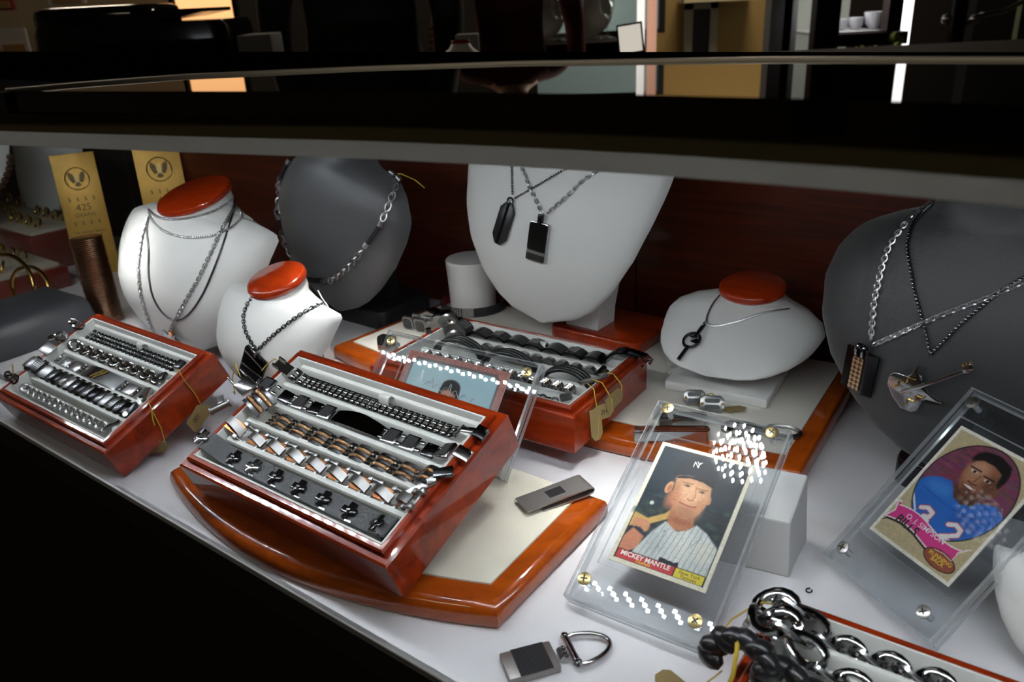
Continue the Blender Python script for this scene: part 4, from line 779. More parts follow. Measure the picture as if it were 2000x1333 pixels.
m = MB(); m.box((0, 0, 0), (0.022, 0.0055, 0.0016)); m.box((0.010, 0, 0.001), (0.007, 0.004, 0.003)); put('clasp', m.mesh('clasp', M_BRUSH, 40, 0.0004), t, (0.0840, 0.010, 0.0052), (0, 0, 1.05)); m = MB(); m.box((0, 0, 0), (0.010, 0.004, 0.003)); put('clasp_arm', m.mesh('clasp_arm', M_DSTEEL, 40, 0.0008), t, (0.0845, 0.024, 0.0075), (0, -0.5, 1.2))
g = price_tag(t, (0.084, 0.010, 0.006), (0.100, 0.006, 0.0), (0.1045, 0.004, -0.011), tagrot=(0.0, 1.35, -0.4)); lt = text_mesh('NZ14KS', 0.0045, M_BLACKM); put('lettering', lt, g, (0, -0.013, 0.0003), (0, 0, -PI/2))
g = price_tag(t, (0.086, 0.024, 0.006), (0.1000, 0.024, 0.002), (0.1030, 0.022, -0.006), tagrot=(0.25, 1.3, 0.25))
t = in_tray(tC, 'bracelet', 'silver chain bracelet with square clasp in the front slot of the middle tray', 0.0215, 'bracelets in the middle tray')
m = MB(); m.ring(0.0036, 0.0030, 0.0011, Matrix.Rotation(0.5, 4, 'X'), 10, 5); c_ = m.mesh('link', M_STEEL, 60); row(t, 'link', c_, span(-0.075, 0.070, 28), -0.09, 0.09, roll=0.4, zmid=-0.0045)
m = MB(); m.box((0, 0, 0), (0.009, 0.005, 0.005)); put('clasp', m.mesh('clasp', M_BRUSH, 40, 0.0008), t, (0.0775, 0.001, 0.0015), (0, -0.3, 0.4))
g = price_tag(t, (0.084, 0.022, 0.005), (0.0985, 0.008, 0.0), (0.1020, 0.004, -0.0285), tagrot=(-1.45, 0, -1.9))

# ---------------------------------------------------------------- tray D (near, cut by the frame)
def marquise(L, W_, r=0.0014):
    m = MB(); pts = []
    for i in range(16):
        a = 2*PI*i/16; pts.append((L*math.cos(a), W_*math.sin(a)*(0.75+0.25*abs(math.sin(a))), 0.0016*math.sin(2*a)))
    m.tube(pts, r, 6, True, flat=1.5); return m.mesh('link', M_STEEL, 60)
t = in_tray(tD, 'bracelet', 'heavy silver chain bracelet at the rear of the lower right tray', 0.1010, 'bracelets in the lower right tray')
row(t, 'link', marquise(0.0078, 0.0052), span(-0.072, 0.092, 17), -0.09, 0.10, roll=0.75, zmid=-0.003)
big = marquise(0.0098, 0.0062, 0.0017)
for p, r in (((-0.0760, -0.001, 0.0050), (0.4, 0.5, 0.1)), ((-0.0840, 0.001, 0.0090), (-0.7, 0.3, 0.2)), ((-0.0920, -0.002, 0.0100), (0.6, -0.1, 0.5)), ((-0.0975, -0.009, 0.0080), (-0.6, -0.4, 1.1)), ((-0.0940, -0.015, 0.0090), (0.5, 0.2, 2.0))): put('link', big, t, p, r)
t = in_tray(tD, 'bracelet', 'heavy silver chain bracelet in the middle of the lower right tray', 0.0800, 'bracelets in the lower right tray')
row(t, 'link', marquise(0.0084, 0.0055), span(-0.066, 0.088, 14), -0.09, 0.10, roll=0.75, zmid=-0.003)
for p, r in (((-0.0720, 0.002, 0.0050), (0.5, 0.5, 0.1)), ((-0.0800, 0.004, 0.0085), (-0.7, 0.3, 0.2)), ((-0.0870, 0.008, 0.0090), (0.5, -0.2, 0.6))): put('link', big, t, p, r)
t = in_tray(tD, 'bracelet', 'thick black braided bracelet with yellow thread looping out of the lower right tray', 0.0600, 'bracelets in the lower right tray')
m = MB(); m.ball((0, 0, 0), 0.0062, 10, (1.25, 0.85, 0.8)); bl_ = m.mesh('braid', M_RUBBER, 60)
path = []
for i in range(22):
    if i < 9: a = PI*1.25*i/8; path.append(((-0.094-0.0135*math.cos(PI-a*0.9)*-1, -0.006+0.004*math.sin(a), 0.002+0.0130*math.sin(a*0.8)+0.004)))
    else: k = i-9; path.append((-0.078+0.0080*k, 0.004-0.0022*k*0.8, 0.0065-0.0010*k))
for i, p in enumerate(path): put('braid', bl_, t, p, (0.6*(1 if i % 2 else -1), 0.2, 0.5*(1 if i % 2 else -1)))
obj('thread', MB().tube([(-0.096, -0.004, 0.020), (-0.094, -0.010, 0.018), (-0.093, -0.016, 0.010), (-0.095, -0.018, 0.002)], 0.0011, 5), M_STRING, t)
obj('thread', MB().tube([(-0.090, 0.040, 0.010), (-0.100, 0.036, 0.010), (-0.108, 0.022, 0.006), (-0.110, 0.010, 0.004)], 0.0005, 5), M_STRING, t)
g = price_tag(t, (-0.100, -0.010, 0.004), (-0.110, -0.014, -0.010), (-0.114, -0.006, -0.0295), tagrot=(0, 0, 0.8))

# ================================================================== printed cards in screwed acrylic holders
def lin(c): return tuple(((x/255)/12.92 if x/255 <= 0.04045 else ((x/255+0.055)/1.055)**2.4) for x in c)
class Print:
    """flat printed picture: colours laid down layer by layer on a fine grid (s to the right, t downwards, 0..1)"""
    def __init__(s, nx, ny, aspect, base):
        s.nx, s.ny, s.asp = nx, ny, aspect
        s.S, s.T = np.meshgrid(np.linspace(0, 1, nx), np.linspace(0, 1, ny)); s.img = np.empty((ny, nx, 3)); s.img[:] = base
    def _mix(s, a, c): s.img += (np.array(c, float)-s.img)*np.clip(a, 0, 1)[..., None]
    def ell(s, cs, ct, rs, rt, c, rot=0, soft=0.08, alpha=1.0):
        x = s.S-cs; y = (s.T-ct)*s.asp; rt_ = rt*s.asp; a = math.radians(rot); X = x*math.cos(a)+y*math.sin(a); Y = -x*math.sin(a)+y*math.cos(a)
        d = np.sqrt((X/rs)**2+(Y/rt_)**2); s._mix(alpha*np.clip((1-d)/soft+0.5, 0, 1), c); return d
    def mask(s, P):
        P = np.array(P, float); m = np.zeros(s.S.shape, bool); n = len(P)
        for i in range(n):
            x1, y1 = P[i]; x2, y2 = P[(i+1) % n]
            if y1 == y2: continue
            c = ((s.T >= min(y1, y2)) & (s.T < max(y1, y2))); xi = x1+(s.T-y1)*(x2-x1)/(y2-y1); m ^= c & (s.S < xi)
        return m.astype(float)
    def blur(s, m, k):
        for _ in range(k):
            p = np.pad(m, 1, mode='edge'); m = (p[1:-1, 1:-1]*4+p[:-2, 1:-1]+p[2:, 1:-1]+p[1:-1, :-2]+p[1:-1, 2:])/8
        return m
    def poly(s, P, c, soft=1, alpha=1.0, clip=None):
        m = s.blur(s.mask(P), soft)*alpha; m = m if clip is None else m*clip; s._mix(m, c)
    def line(s, P, w_, c, alpha=1.0, clip=None):
        d = np.full(s.S.shape, 9.0)
        for (a, b), (e, f) in zip(P[:-1], P[1:]):
            ax, ay, bx, by = a, b*s.asp, e, f*s.asp; px, py = s.S-ax, s.T*s.asp-ay; vx, vy = bx-ax, by-ay
            h = np.clip((px*vx+py*vy)/(vx*vx+vy*vy+1e-12), 0, 1); d = np.minimum(d, np.hypot(px-vx*h, py-vy*h))
        m = np.clip((w_-d)/(0.006)+0.5, 0, 1)*alpha; s._mix(m if clip is None else m*clip, c)
    def noise(s, amt, k=3):
        n = s.blur(RNG.normal(0, 1, s.S.shape), k); n /= n.std(); s.img *= (1+amt*n)[..., None]
    def mesh(s, name, w_, h, matl):
        img = np.clip(s.img, 0, 255)/255; L = np.where(img <= 0.04045, img/12.92, ((img+0.055)/1.055)**2.4)
        v = np.stack([(s.S-0.5)*w_, (0.5-s.T)*h, np.zeros_like(s.S)], -1).reshape(-1, 3)
        idx = np.arange(s.nx*s.ny).reshape(s.ny, s.nx); f = np.stack([idx[1:, :-1], idx[1:, 1:], idx[:-1, 1:], idx[:-1, :-1]], -1).reshape(-1, 4)
        me = bpy.data.meshes.new(name); me.vertices.add(len(v)); me.vertices.foreach_set('co', v.ravel()); me.loops.add(f.size); me.loops.foreach_set('vertex_index', f.ravel().astype(np.int32))
        me.polygons.add(len(f)); me.polygons.foreach_set('loop_start', np.arange(0, f.size, 4, dtype=np.int32)); me.update(calc_edges=True)
        at = me.color_attributes.new('print', 'FLOAT_COLOR', 'POINT'); at.data.foreach_set('color', np.concatenate([L.reshape(-1, 3), np.ones((len(v), 1))], 1).ravel()); me.materials.append(matl); return me
M_PRINT = mat('printed_card', (0.8, 0.8, 0.8), 0.45, spec=0.3)
_nt = M_PRINT.node_tree; _a = _nt.nodes.new('ShaderNodeAttribute'); _a.attribute_name = 'print'; _nt.links.new(_a.outputs['Color'], _nt.nodes['Principled BSDF'].inputs['Base Color'])
M_CARDW = mat('card_stock', (0.72, 0.70, 0.63), 0.6)
M_INKW = mat('white_ink', (0.85, 0.83, 0.80), 0.5); M_INKY = mat('yellow_ink', (0.75, 0.52, 0.04), 0.5); M_INKK = mat('black_ink', (0.015, 0.013, 0.012), 0.5)
def card_thing(name, label, parent_M, w_, h, pr, texts=()):
    t = thing(name, label, 'trading card'); t.matrix_world = parent_M
    m = MB(); m.box((0, 0, -0.0003), (w_, h, 0.0005)); obj('card_stock', m, M_CARDW, t, smooth=0, label='pale card stock')
    o = put('printed_picture', pr.mesh('printed_picture', w_*0.998, h*0.998, M_PRINT), t, (0, 0, 0.00002)); o['label'] = 'printed portrait'
    for txt, size, matl, s_, t_, rot, bold in texts:
        put('lettering', text_mesh(txt, size, matl, ext=0.00002, bold=bold), t, ((s_-0.5)*w_, (0.5-t_)*h, 0.00007), (0, 0, rot))
    return t
def holder(name, label, M, w_, h, cx=0.0, cy=0.0, rec=(0.072, 0.098), screwmat=None, screws=None, tf=0.0062, tb=0.0062):
    t = thing(name, label, 'card holder', group='screwed acrylic card holders'); t.matrix_world = M
    for nm, z0, z1 in (('back_plate', -tb, -0.0007), ('front_plate', 0.0006, tf)):
        m = MB(); a, b = w_/2, h/2; bv = 0.0012; fr_ = z1 if nm == 'front_plate' else z0; ot = z0 if nm == 'front_plate' else z1; sg = 1 if fr_ > ot else -1
        def rc(i, z): return [(cx-a+i, cy-b+i, z), (cx+a-i, cy-b+i, z), (cx+a-i, cy+b-i, z), (cx-a+i, cy+b-i, z)]
        r0, r1, r2 = rc(0, ot), rc(0, fr_-sg*bv), rc(bv, fr_)
        m.add(r0+r1, [(0, 1, 5, 4), (1, 2, 6, 5), (2, 3, 7, 6), (3, 0, 4, 7)], mi=1); m.add(r1+r2, [(0, 1, 5, 4), (1, 2, 6, 5), (2, 3, 7, 6), (3, 0, 4, 7)], mi=1)
        m.add(r2, [(0, 1, 2, 3)]); m.add(r0, [(3, 2, 1, 0)])
        obj(nm, m, [M_ACR, M_ACRE], t, smooth=0, label='clear acrylic plate')
    m = MB(); P = rrect(rec[0], rec[1], 0.001); Q = rrect(rec[0]+0.0012, rec[1]+0.0012, 0.001); n = len(P)
    m.add([(x, y, 0.0003) for x, y in P]+[(x, y, 0.0016) for x, y in Q], [(i, (i+1) % n, n+(i+1) % n, n+i) for i in range(n)]); obj('recess', m, M_ACRE, t, smooth=0, label='milled recess edge')
    sm = screwmat or M_BRASS
    m = MB(); m.lathe([(0.0040, 0), (0.0043, 0.0004), (0.0041, 0.0010), (0.0030, 0.0013), (0.0005, 0.0014)], 18); hd = m.mesh('screw', sm, 40)
    m = MB(); m.box((0, 0, 0.0014), (0.0044, 0.0009, 0.0004)); m.box((0, 0, 0.0014), (0.0009, 0.0044, 0.0004)); sl_ = m.mesh('screw_slot', M_DARKSLOT, 0)
    m = MB(); m.cyl((0, 0, -0.010), (0, 0, 0), 0.0021, 0.0021, 10); sh = m.mesh('screw_shank', M_ACRE, 40)
    for i, (x, y) in enumerate(screws or ((-0.036, 0.0665), (0.0348, 0.0665), (-0.0368, -0.0635), (0.0344, -0.0637))):
        s_ = put('screw', hd, t, (x, y, tf), (0, 0, 0.4+i*0.7)); put('screw_slot', sl_, s_); put('screw_shank', sh, s_)
    return t
def pose(c, sc_=1.0):
    x, y, z, yaw, tilt, ro = c; p = CAM_P + (Vector((x, y, z))-CAM_P)*sc_
    return Matrix.Translation(p) @ Matrix.Rotation(yaw, 4, 'Z') @ Matrix.Rotation(tilt, 4, 'X') @ Matrix.Rotation(ro, 4, 'Z') @ Matrix.Scale(sc_, 4)
C1 = (0.1002, 0.4299, 0.0465, -0.6604, 0.5190, 0.0352); C2 = (0.2669, 0.4255, 0.0467, -1.2364, 0.7465, 0.0053)
CW, CH = 0.0635, 0.0889
# ---- baseball card
p = Print(170, 238, 1.4, (226, 220, 200)); p.noise(0.012)
inn = p.mask([(.045, .03), (.955, .03), (.955, .97), (.045, .97)])
p.poly([(.045, .03), (.955, .03), (.955, .97), (.045, .97)], (30, 42, 54), 0)
for _ in range(70):
    s_, t_ = RNG.uniform(.05, .95), RNG.uniform(.42, .70); p.ell(s_, t_, RNG.uniform(.02, .06), RNG.uniform(.01, .03), tuple(RNG.choice([(40, 62, 58), (52, 80, 76), (28, 34, 34), (70, 78, 66), (36, 48, 40)])), soft=0.9, alpha=0.6)
p.ell(.17, .50, .022, .016, (190, 192, 186), soft=0.5)
p.poly([(.045, .60), (.20, .62), (.34, .55), (.40, .49), (.44, .51), (.40, .58), (.24, .66), (.045, .72)], (196, 158, 92), 2)           # bat
p.poly([(.045, .80), (.10, .72), (.24, .76), (.22, .86), (.16, .895), (.045, .895)], (196, 128, 100), 3)                                 # forearm
for k, (s_, t_) in enumerate(((.10, .675), (.145, .67), (.19, .675), (.225, .69))): p.ell(s_, t_, .032, .038, (196, 136, 104), soft=0.3); p.line([(s_+.022, t_-.03), (s_+.026, t_+.03)], .002, (150, 86, 66))
jer = [(.19, .895), (.24, .80), (.30, .70), (.38, .605), (.44, .60), (.52, .655), (.62, .62), (.68, .565), (.80, .60), (.955, .69), (.955, .895)]
p.poly(jer, (196, 200, 198), 3); jm = p.mask(jer)
p.ell(.62, .76, .10, .14, (214, 214, 208), soft=0.9, alpha=0.7); p.ell(.36, .78, .08, .10, (170, 178, 178), soft=0.9, alpha=0.6); p.ell(.85, .74, .1, .08, (220, 214, 198), soft=0.8, alpha=.6)
for k in range(13): s0 = .26+.056*k; p.line([(s0+.10-.02*k/6, .56), (s0, .90)], .0028, (96, 104, 116), 0.75, jm)
p.line([(.75, .57), (.76, .66), (.70, .74)], .003, (120, 126, 130), 0.7, jm); p.line([(.42, .62), (.40, .90)], .003, (130, 136, 140), 0.8, jm)
for t_ in (.68, .80): p.ell(.41, t_, .012, .010, (150, 154, 156), soft=.4)
p.poly([(.47, .865), (.55, .87), (.62, .875), (.66, .86), (.67, .895), (.47, .895)], (30, 34, 46), 1)
p.poly([(.37, .44), (.62, .50), (.66, .58), (.60, .63), (.50, .65), (.40, .61), (.385, .56)], (176, 112, 80), 4)                             # neck
p.ell(.52, .57, .12, .03, (148, 88, 62), soft=0.9, alpha=0.7)
p.ell(.27, .345, .038, .052, (208, 150, 112), 8, soft=0.3); p.ell(.275, .35, .018, .03, (166, 104, 78), 8, soft=0.6)                            # ear
p.ell(.700, .365, .022, .034, (186, 132, 98), -10, soft=0.5)
face = [(.29, .24), (.40, .215), (.55, .215), (.67, .245), (.70, .33), (.69, .42), (.66, .485), (.60, .535), (.52, .55), (.44, .52), (.36, .46), (.31, .38)]
p.poly(face, (200, 146, 112), 4); p.ell(.335, .40, .05, .10, (150, 98, 74), 10, soft=.95, alpha=.8); p.ell(.52, .50, .13, .05, (170, 116, 88), 8, soft=.95, alpha=.8)
p.ell(.50, .35, .13, .09, (228, 178, 140), soft=0.9, alpha=0.8); p.ell(.36, .42, .07, .08, (190, 124, 92), soft=0.9, alpha=0.7); p.ell(.64, .44, .05, .07, (196, 136, 100), soft=0.9, alpha=.6); p.ell(.54, .53, .09, .02, (176, 116, 86), soft=.9, alpha=.7)
for s_, t_ in ((.435, .295), (.60, .315)): p.line([(s_-.055, t_-.018), (s_+.05, t_-.022)], .006, (132, 92, 62), .8); p.ell(s_, t_, .035, .011, (120, 84, 66), soft=.5, alpha=.7); p.ell(s_+.006, t_, .014, .009, (70, 78, 74), soft=.5)
p.line([(.53, .29), (.555, .37), (.54, .39)], .006, (178, 112, 82), .7); p.line([(.49, .395), (.52, .402), (.55, .395)], .006, (152, 88, 66), .8)
p.line([(.43, .435), (.50, .445), (.56, .447), (.60, .438)], .007, (156, 78, 68), .95); p.line([(.46, .46), (.55, .468)], .005, (190, 120, 96), .8)
p.line([(.30, .27), (.315, .36)], .009, (92, 70, 52), .7)
p.poly([(.25, .25), (.26, .14), (.33, .07), (.45, .045), (.58, .06), (.66, .12), (.69, .20), (.68, .245), (.58, .215), (.45, .205), (.34, .225)], (26, 32, 44), 2)   # cap
p.poly([(.27, .255), (.36, .225), (.50, .21), (.62, .22), (.71, .25), (.69, .265), (.58, .24), (.44, .232), (.33, .255)], (16, 20, 28), 1)
p.noise(0.03, 2)
p.poly([(.045, .895), (.955, .895), (.955, .97), (.045, .97)], (30, 26, 26), 0)
p.poly([(.055, .901), (.645, .901), (.645, .964), (.055, .964)], (198, 62, 66), 0); p.poly([(.66, .901), (.946, .901), (.946, .964), (.66, .964)], (224, 202, 62), 0)
for a, b in (((.045, .03), (.955, .03)), ((.955, .03), (.955, .97)), ((.045, .97), (.045, .03))): p.line([a, b], .004, (30, 30, 34))
MC1 = pose(C1)
card_thing('trading_card', 'baseball card with a player in pinstripes above a red and yellow name strip', MC1, CW, CH, p, (
    ('MICKEY MANTLE', 0.0043, M_INKW, .352, .921, 0, .00010), ('Outfield', 0.0028, M_INKY, .345, .950, 0, .00004), ('New York', 0.0031, M_INKK, .803, .921, 0, 0), ('Yankees', 0.0031, M_INKK, .803, .948, 0, 0),
    ('N', 0.0060, M_INKW, .440, .118, 0, 0), ('Y', 0.0064, M_INKW, .462, .116, 0, 0)))
holder('card_holder', 'clear acrylic holder with brass screws leaning on a white block', MC1, 0.0910, 0.1490, 0.0, -0.0025)
# ---- football card
p = Print(170, 238, 1.4, (238, 232, 220)); p.poly([(.035, .025), (.965, .025), (.965, .975), (.035, .975)], (192, 174, 136), 0); p.noise(0.02)
oc, orx = (.5, .41), (.455, .375)
p.ell(*oc, orx[0]+.012, orx[1]+.009, (20, 16, 20), soft=.02)
x = (p.S-.5)/orx[0]; y = (p.T-.41)/orx[1]; om = (np.sqrt(x*x+y*y) < 1).astype(float)
p.ell(*oc, *orx, (120, 66, 84), soft=.01)
for i in range(26):
    for j in range(9):
        s_ = .02+j*.115+(.057 if i % 2 else 0); t_ = .02+i*.027; c = (118+RNG.uniform(-26, 26), 62+RNG.uniform(-16, 16), 82+RNG.uniform(-14, 18)); p.poly([(s_, t_), (s_+.10, t_), (s_+.10, t_+.020), (s_, t_+.020)], c, 1, .8, om)
J = [(0, .56), (.10, .44), (.20, .40), (.33, .385), (.42, .45), (.55, .475), (.68, .42), (.84, .38), (.95, .42), (1, .52), (1, .9), (0, .9)]
p.poly(J, (40, 104, 190), 2, 1, om); p.ell(.28, .47, .14, .05, (78, 142, 214), soft=.9, alpha=.6); p.ell(.72, .58, .16, .07, (28, 82, 166), soft=.9, alpha=.5)
p.line([(.15, .52), (.40, .55), (.66, .55), (.92, .49)], .004, (26, 66, 140), .8, om); p.line([(.10, .60), (.24, .70)], .010, (220, 222, 226), 1, om); p.line([(.06, .63), (.20, .73)], .008, (190, 60, 60), 1, om)
p.poly([(.37, .38), (.64, .40), (.66, .46), (.55, .495), (.44, .475)], (92, 52, 36), 3, 1, om)
p.ell(.535, .165, .205, .095, (26, 18, 18), 8, soft=.12); p.ell(.53, .26, .185, .165, (144, 92, 66), 6, soft=.10)
p.ell(.46, .225, .10, .085, (196, 146, 118), 6, soft=.9, alpha=.9); p.ell(.47, .30, .07, .06, (176, 122, 94), 0, soft=.9, alpha=.8); p.ell(.66, .31, .06, .10, (96, 58, 42), 0, soft=.9, alpha=.8); p.ell(.55, .40, .11, .03, (86, 50, 38), soft=.8, alpha=.8)
p.poly([(.34, .16), (.40, .085), (.55, .065), (.70, .10), (.745, .20), (.73, .285), (.685, .25), (.67, .175), (.56, .145), (.44, .145), (.37, .175)], (24, 18, 18), 3)
p.ell(.735, .31, .030, .038, (122, 76, 54), soft=.3)
for s_, t_ in ((.435, .245), (.60, .262)): p.line([(s_-.06, t_-.022), (s_+.055, t_-.022)], .008, (40, 24, 20), .9); p.ell(s_, t_, .038, .011, (226, 216, 206), soft=.5, alpha=.8); p.ell(s_+.004, t_, .016, .011, (30, 18, 16), soft=.4)
p.line([(.52, .25), (.50, .315)], .008, (116, 72, 52), .7); p.line([(.455, .325), (.50, .333), (.545, .325)], .009, (84, 44, 34), .85)
p.ell(.495, .362, .075, .016, (112, 52, 46), 4, soft=.4); p.ell(.495, .360, .058, .008, (232, 226, 216), 4, soft=.4)
for pts, c_ in (([(.27, .66), (.33, .635), (.40, .65), (.40, .69), (.35, .70), (.41, .72), (.42, .77)], 0), ([(.60, .655), (.66, .63), (.73, .645), (.74, .685), (.68, .72), (.61, .755), (.75, .755)], 0)):
    p.line(pts, .030, (206, 64, 74), 1, om); p.line(pts, .022, (236, 232, 232), 1, om)
p.noise(0.02, 2)
# ribbon and ball
def wave(a, b, t0, amp, n=16): return [(a+(b-a)*i/n, t0+amp*math.sin(2*PI*i/n*0.85+0.3)) for i in range(n+1)]
up_, lo_ = wave(.07, .86, .735, -.030), wave(.07, .86, .860, -.030)
p.poly([(.045, .70), (.10, .735)]+[(s_, t_+.016) for s_, t_ in up_]+[(s_, t_+.016) for s_, t_ in reversed(lo_)]+[(.03, .90), (.07, .83)], (24, 18, 20), 0)
p.poly([(.03, .70), (.08, .70)]+up_+[(.95, .70), (.86, .78)]+list(reversed(lo_))+[(.02, .86), (.065, .78)], (236, 230, 226), 0)
p.poly([(.05, .712), (.09, .712)]+[(s_, t_+.010) for s_, t_ in up_]+[(.92, .715), (.85, .775)]+[(s_, t_-.010) for s_, t_ in reversed(lo_)]+[(.045, .848), (.085, .78)], (222, 58, 138), 0)
p.ell(.765, .893, .180, .064, (24, 16, 14), 3, soft=.03); p.ell(.765, .893, .170, .057, (150, 74, 52), 3, soft=.04); p.line([(.66, .848), (.76, .838), (.86, .850)], .004, (240, 230, 210))
MC2 = pose(C2, 0.965)
card_thing('trading_card', 'football card with a player in blue inside an oval above a pink ribbon', MC2, CW, CH, p, (
    ('O. J. SIMPSON', 0.0050, M_INKW, .455, .770, -0.03, .00003), ('BILLS', 0.0078, M_INKK, .285, .822, -0.08, .00020), ('RUNNING', 0.0036, M_INKY, .765, .878, 0, .00006), ('BACK', 0.0036, M_INKY, .765, .908, 0, .00006)))
h2 = holder('card_holder', 'clear acrylic holder with steel screws at the right edge, holding the football card', MC2, 0.0900, 0.1460, 0.0035, -0.004, screwmat=M_SCREW, screws=((-0.0324, 0.0595), (0.0355, 0.0595), (-0.0320, -0.0653), (0.0345, -0.0650)))
m = MB(); m.add([(-0.03, 0.05, -0.0065), (0.03, 0.05, -0.0065), (0.03, 0.055, -0.0065), (-0.03, 0.055, -0.0065)]+[(x, y, z) for x, y, z in ((-0.03, -0.010, -0.0690), (0.03, -0.010, -0.0690), (0.03, -0.007, -0.0715), (-0.03, -0.007, -0.0715))], [(0, 1, 5, 4), (1, 2, 6, 5), (2, 3, 7, 6), (3, 0, 4, 7), (4, 5, 6, 7)]); obj('easel_leg', m, M_ACR, h2, smooth=0)
# ---- signed card, landscape, behind the front tray
p = Print(160, 114, 0.714, (176, 112, 104)); p.noise(0.05, 4)
rr_ = lambda i: [(.08+i, .15), (.12+i, .09), (.88-i, .09), (.92-i, .15), (.92-i, .95), (.08+i, .95)]
p.poly([(.06, .16), (.10, .06), (.90, .06), (.94, .16), (.94, .97), (.06, .97)], (96, 78, 74), 1); p.poly(rr_(0.0), (168, 205, 216), 1)
p.ell(.30, .35, .25, .25, (204, 226, 230), soft=.9, alpha=.7); p.ell(.75, .5, .2, .3, (190, 216, 224), soft=.9, alpha=.6)
p.poly([(.30, .97), (.36, .84), (.45, .79), (.58, .79), (.68, .85), (.74, .97)], (208, 60, 58), 3)
p.ell(.515, .47, .082, .19, (205, 150, 124), 4, soft=.15); p.ell(.432, .50, .016, .05, (190, 132, 108), soft=.4); p.ell(.600, .52, .016, .05, (176, 120, 98), soft=.4); p.ell(.55, .56, .05, .1, (176, 122, 98), soft=.9, alpha=.6)
p.ell(.52, .335, .090, .095, (34, 27, 27), 4, soft=.2); p.ell(.435, .41, .014, .07, (34, 27, 27), soft=.5); p.ell(.602, .42, .016, .08, (34, 27, 27), soft=.5); p.ell(.510, .425, .066, .06, (205, 152, 126), 4, soft=.4)
for s_ in (.480, .555): p.line([(s_-.026, .445), (s_+.022, .44)], .007, (44, 30, 26), .9); p.ell(s_, .475, .016, .018, (44, 32, 30), soft=.5)
p.line([(.52, .47), (.515, .54)], .007, (168, 108, 86), .8); p.line([(.485, .59), (.55, .59)], .008, (150, 80, 74), .9)
brc = at_z(985, 940, PZ+0.0045); H3W, H3H = 0.150, 0.0900; tl3 = math.radians(48.4); y3 = -0.60
M3 = Matrix.Translation(brc) @ Matrix.Rotation(y3, 4, 'Z') @ Matrix.Rotation(tl3, 4, 'X') @ Matrix.Translation((-H3W/2, H3H/2, 0))
c3 = card_thing('trading_card', 'signed landscape photo card with pink border behind the front tray', M3, 0.0990, 0.0680, p)
sig = []
for i in range(70):
    a = i*0.62; sig.append((-0.032+0.00092*i, 0.011+0.0022*math.sin(a)+(0.007 if i in (3, 4, 16, 17, 36, 37) else 0)-0.00008*i, 0.0003))
obj('signature', MB().tube(sig, 0.00028, 4), mat('silver_ink', (0.85, 0.87, 0.9), 0.3, 0.4), c3, label='silver handwritten signature')
holder('card_holder', 'clear acrylic holder lying sideways between the front and middle trays', M3, H3W, H3H, rec=(0.104, 0.074), screws=((-0.0665, 0.036), (0.0665, 0.036), (-0.0665, -0.036), (0.0665, -0.036)), screwmat=M_BRASS)
# white block behind the baseball card
b0 = Vector((0.1439, 0.4315, 0)); e1 = Vector((0.0224, -0.0118, 0)).normalized(); e2 = Vector((0.0235, 0.0350, 0)).normalized()
P0 = b0 - e1*0.045; Wd_ = 0.045+0.0253
def bp(a, b, z): return P0 + e1*a + e2*b + Vector((0, 0, z))
m = MB(); m.add([bp(0, 0, 0), bp(Wd_, 0, 0), bp(Wd_, 0.043, 0), bp(0, 0.043, 0), bp(0.002, 0.004, 0.038), bp(Wd_-0.003, 0.004, 0.038), bp(Wd_-0.003, 0.040, 0.053), bp(0.002, 0.040, 0.053)], [(0, 3, 2, 1), (4, 5, 6, 7), (0, 1, 5, 4), (1, 2, 6, 5), (2, 3, 7, 6), (3, 0, 4, 7)])
o = obj('display_block', m, mat('white_board', (0.70, 0.70, 0.71), 0.5), None, smooth=0, bevel=0.0012); tag(o, 'small white wedge block propping up the baseball card holder', 'block')

# ================================================================== small things on the shelf and platforms
def frame_on(z, pa, pb):
    a = at_z(*pa, z); b = at_z(*pb, z); d = b-a; return (a+b)/2, math.atan2(d.y, d.x), d.length
# keychain, front
c, yw, L = frame_on(0.003, (986, 1308), (1084, 1282))
t = thing('keychain', 'steel keychain with black weave panel and open ring on the shelf front', 'keychain', (c.x, c.y, 0), (0, 0, yw))
m = MB(); m.box((0, 0, 0.0028), (0.030, 0.021, 0.0050)); o = obj('fob', m, mat('satin_gunmetal', (0.40, 0.37, 0.36), 0.45, 1.0), t, bevel=0.0010, label='satin steel fob')
m = MB(); m.box((0.001, 0, 0.0054), (0.019, 0.0205, 0.0005)); obj('panel', m, M_CARBON, o, smooth=0, label='black weave panel')
m = MB(); m.cyl((0.0185, -0.004, 0.003), (0.0185, 0.004, 0.003), 0.0018, 0.0018, 8)
for y in (-0.003, 0, 0.003): m.ball((0.0205, y, 0.004), 0.0017, 8)
obj('swivel', m, M_STEEL, t); m = MB(); m.cyl((0.0245, -0.011, 0.0045), (0.0245, 0.011, 0.0045), 0.0021, 0.0021, 10); m.ball((0.0245, -0.011, 0.0045), 0.0028, 8); m.ball((0.0245, 0.011, 0.0045), 0.0026, 8); obj('bar', m, M_STEEL, t)
m = MB(); pts = [(0.0245+0.023*math.sin(a), 0.0120*math.cos(a)*1.0, 0.0035) for a in np.linspace(0.25, PI-0.25, 20)]; m.tube([(0.0245, 0.011, 0.0035)]+pts+[(0.0245, -0.011, 0.0035)], 0.0015, 7); obj('ring', m, M_STEEL, t, smooth=60)
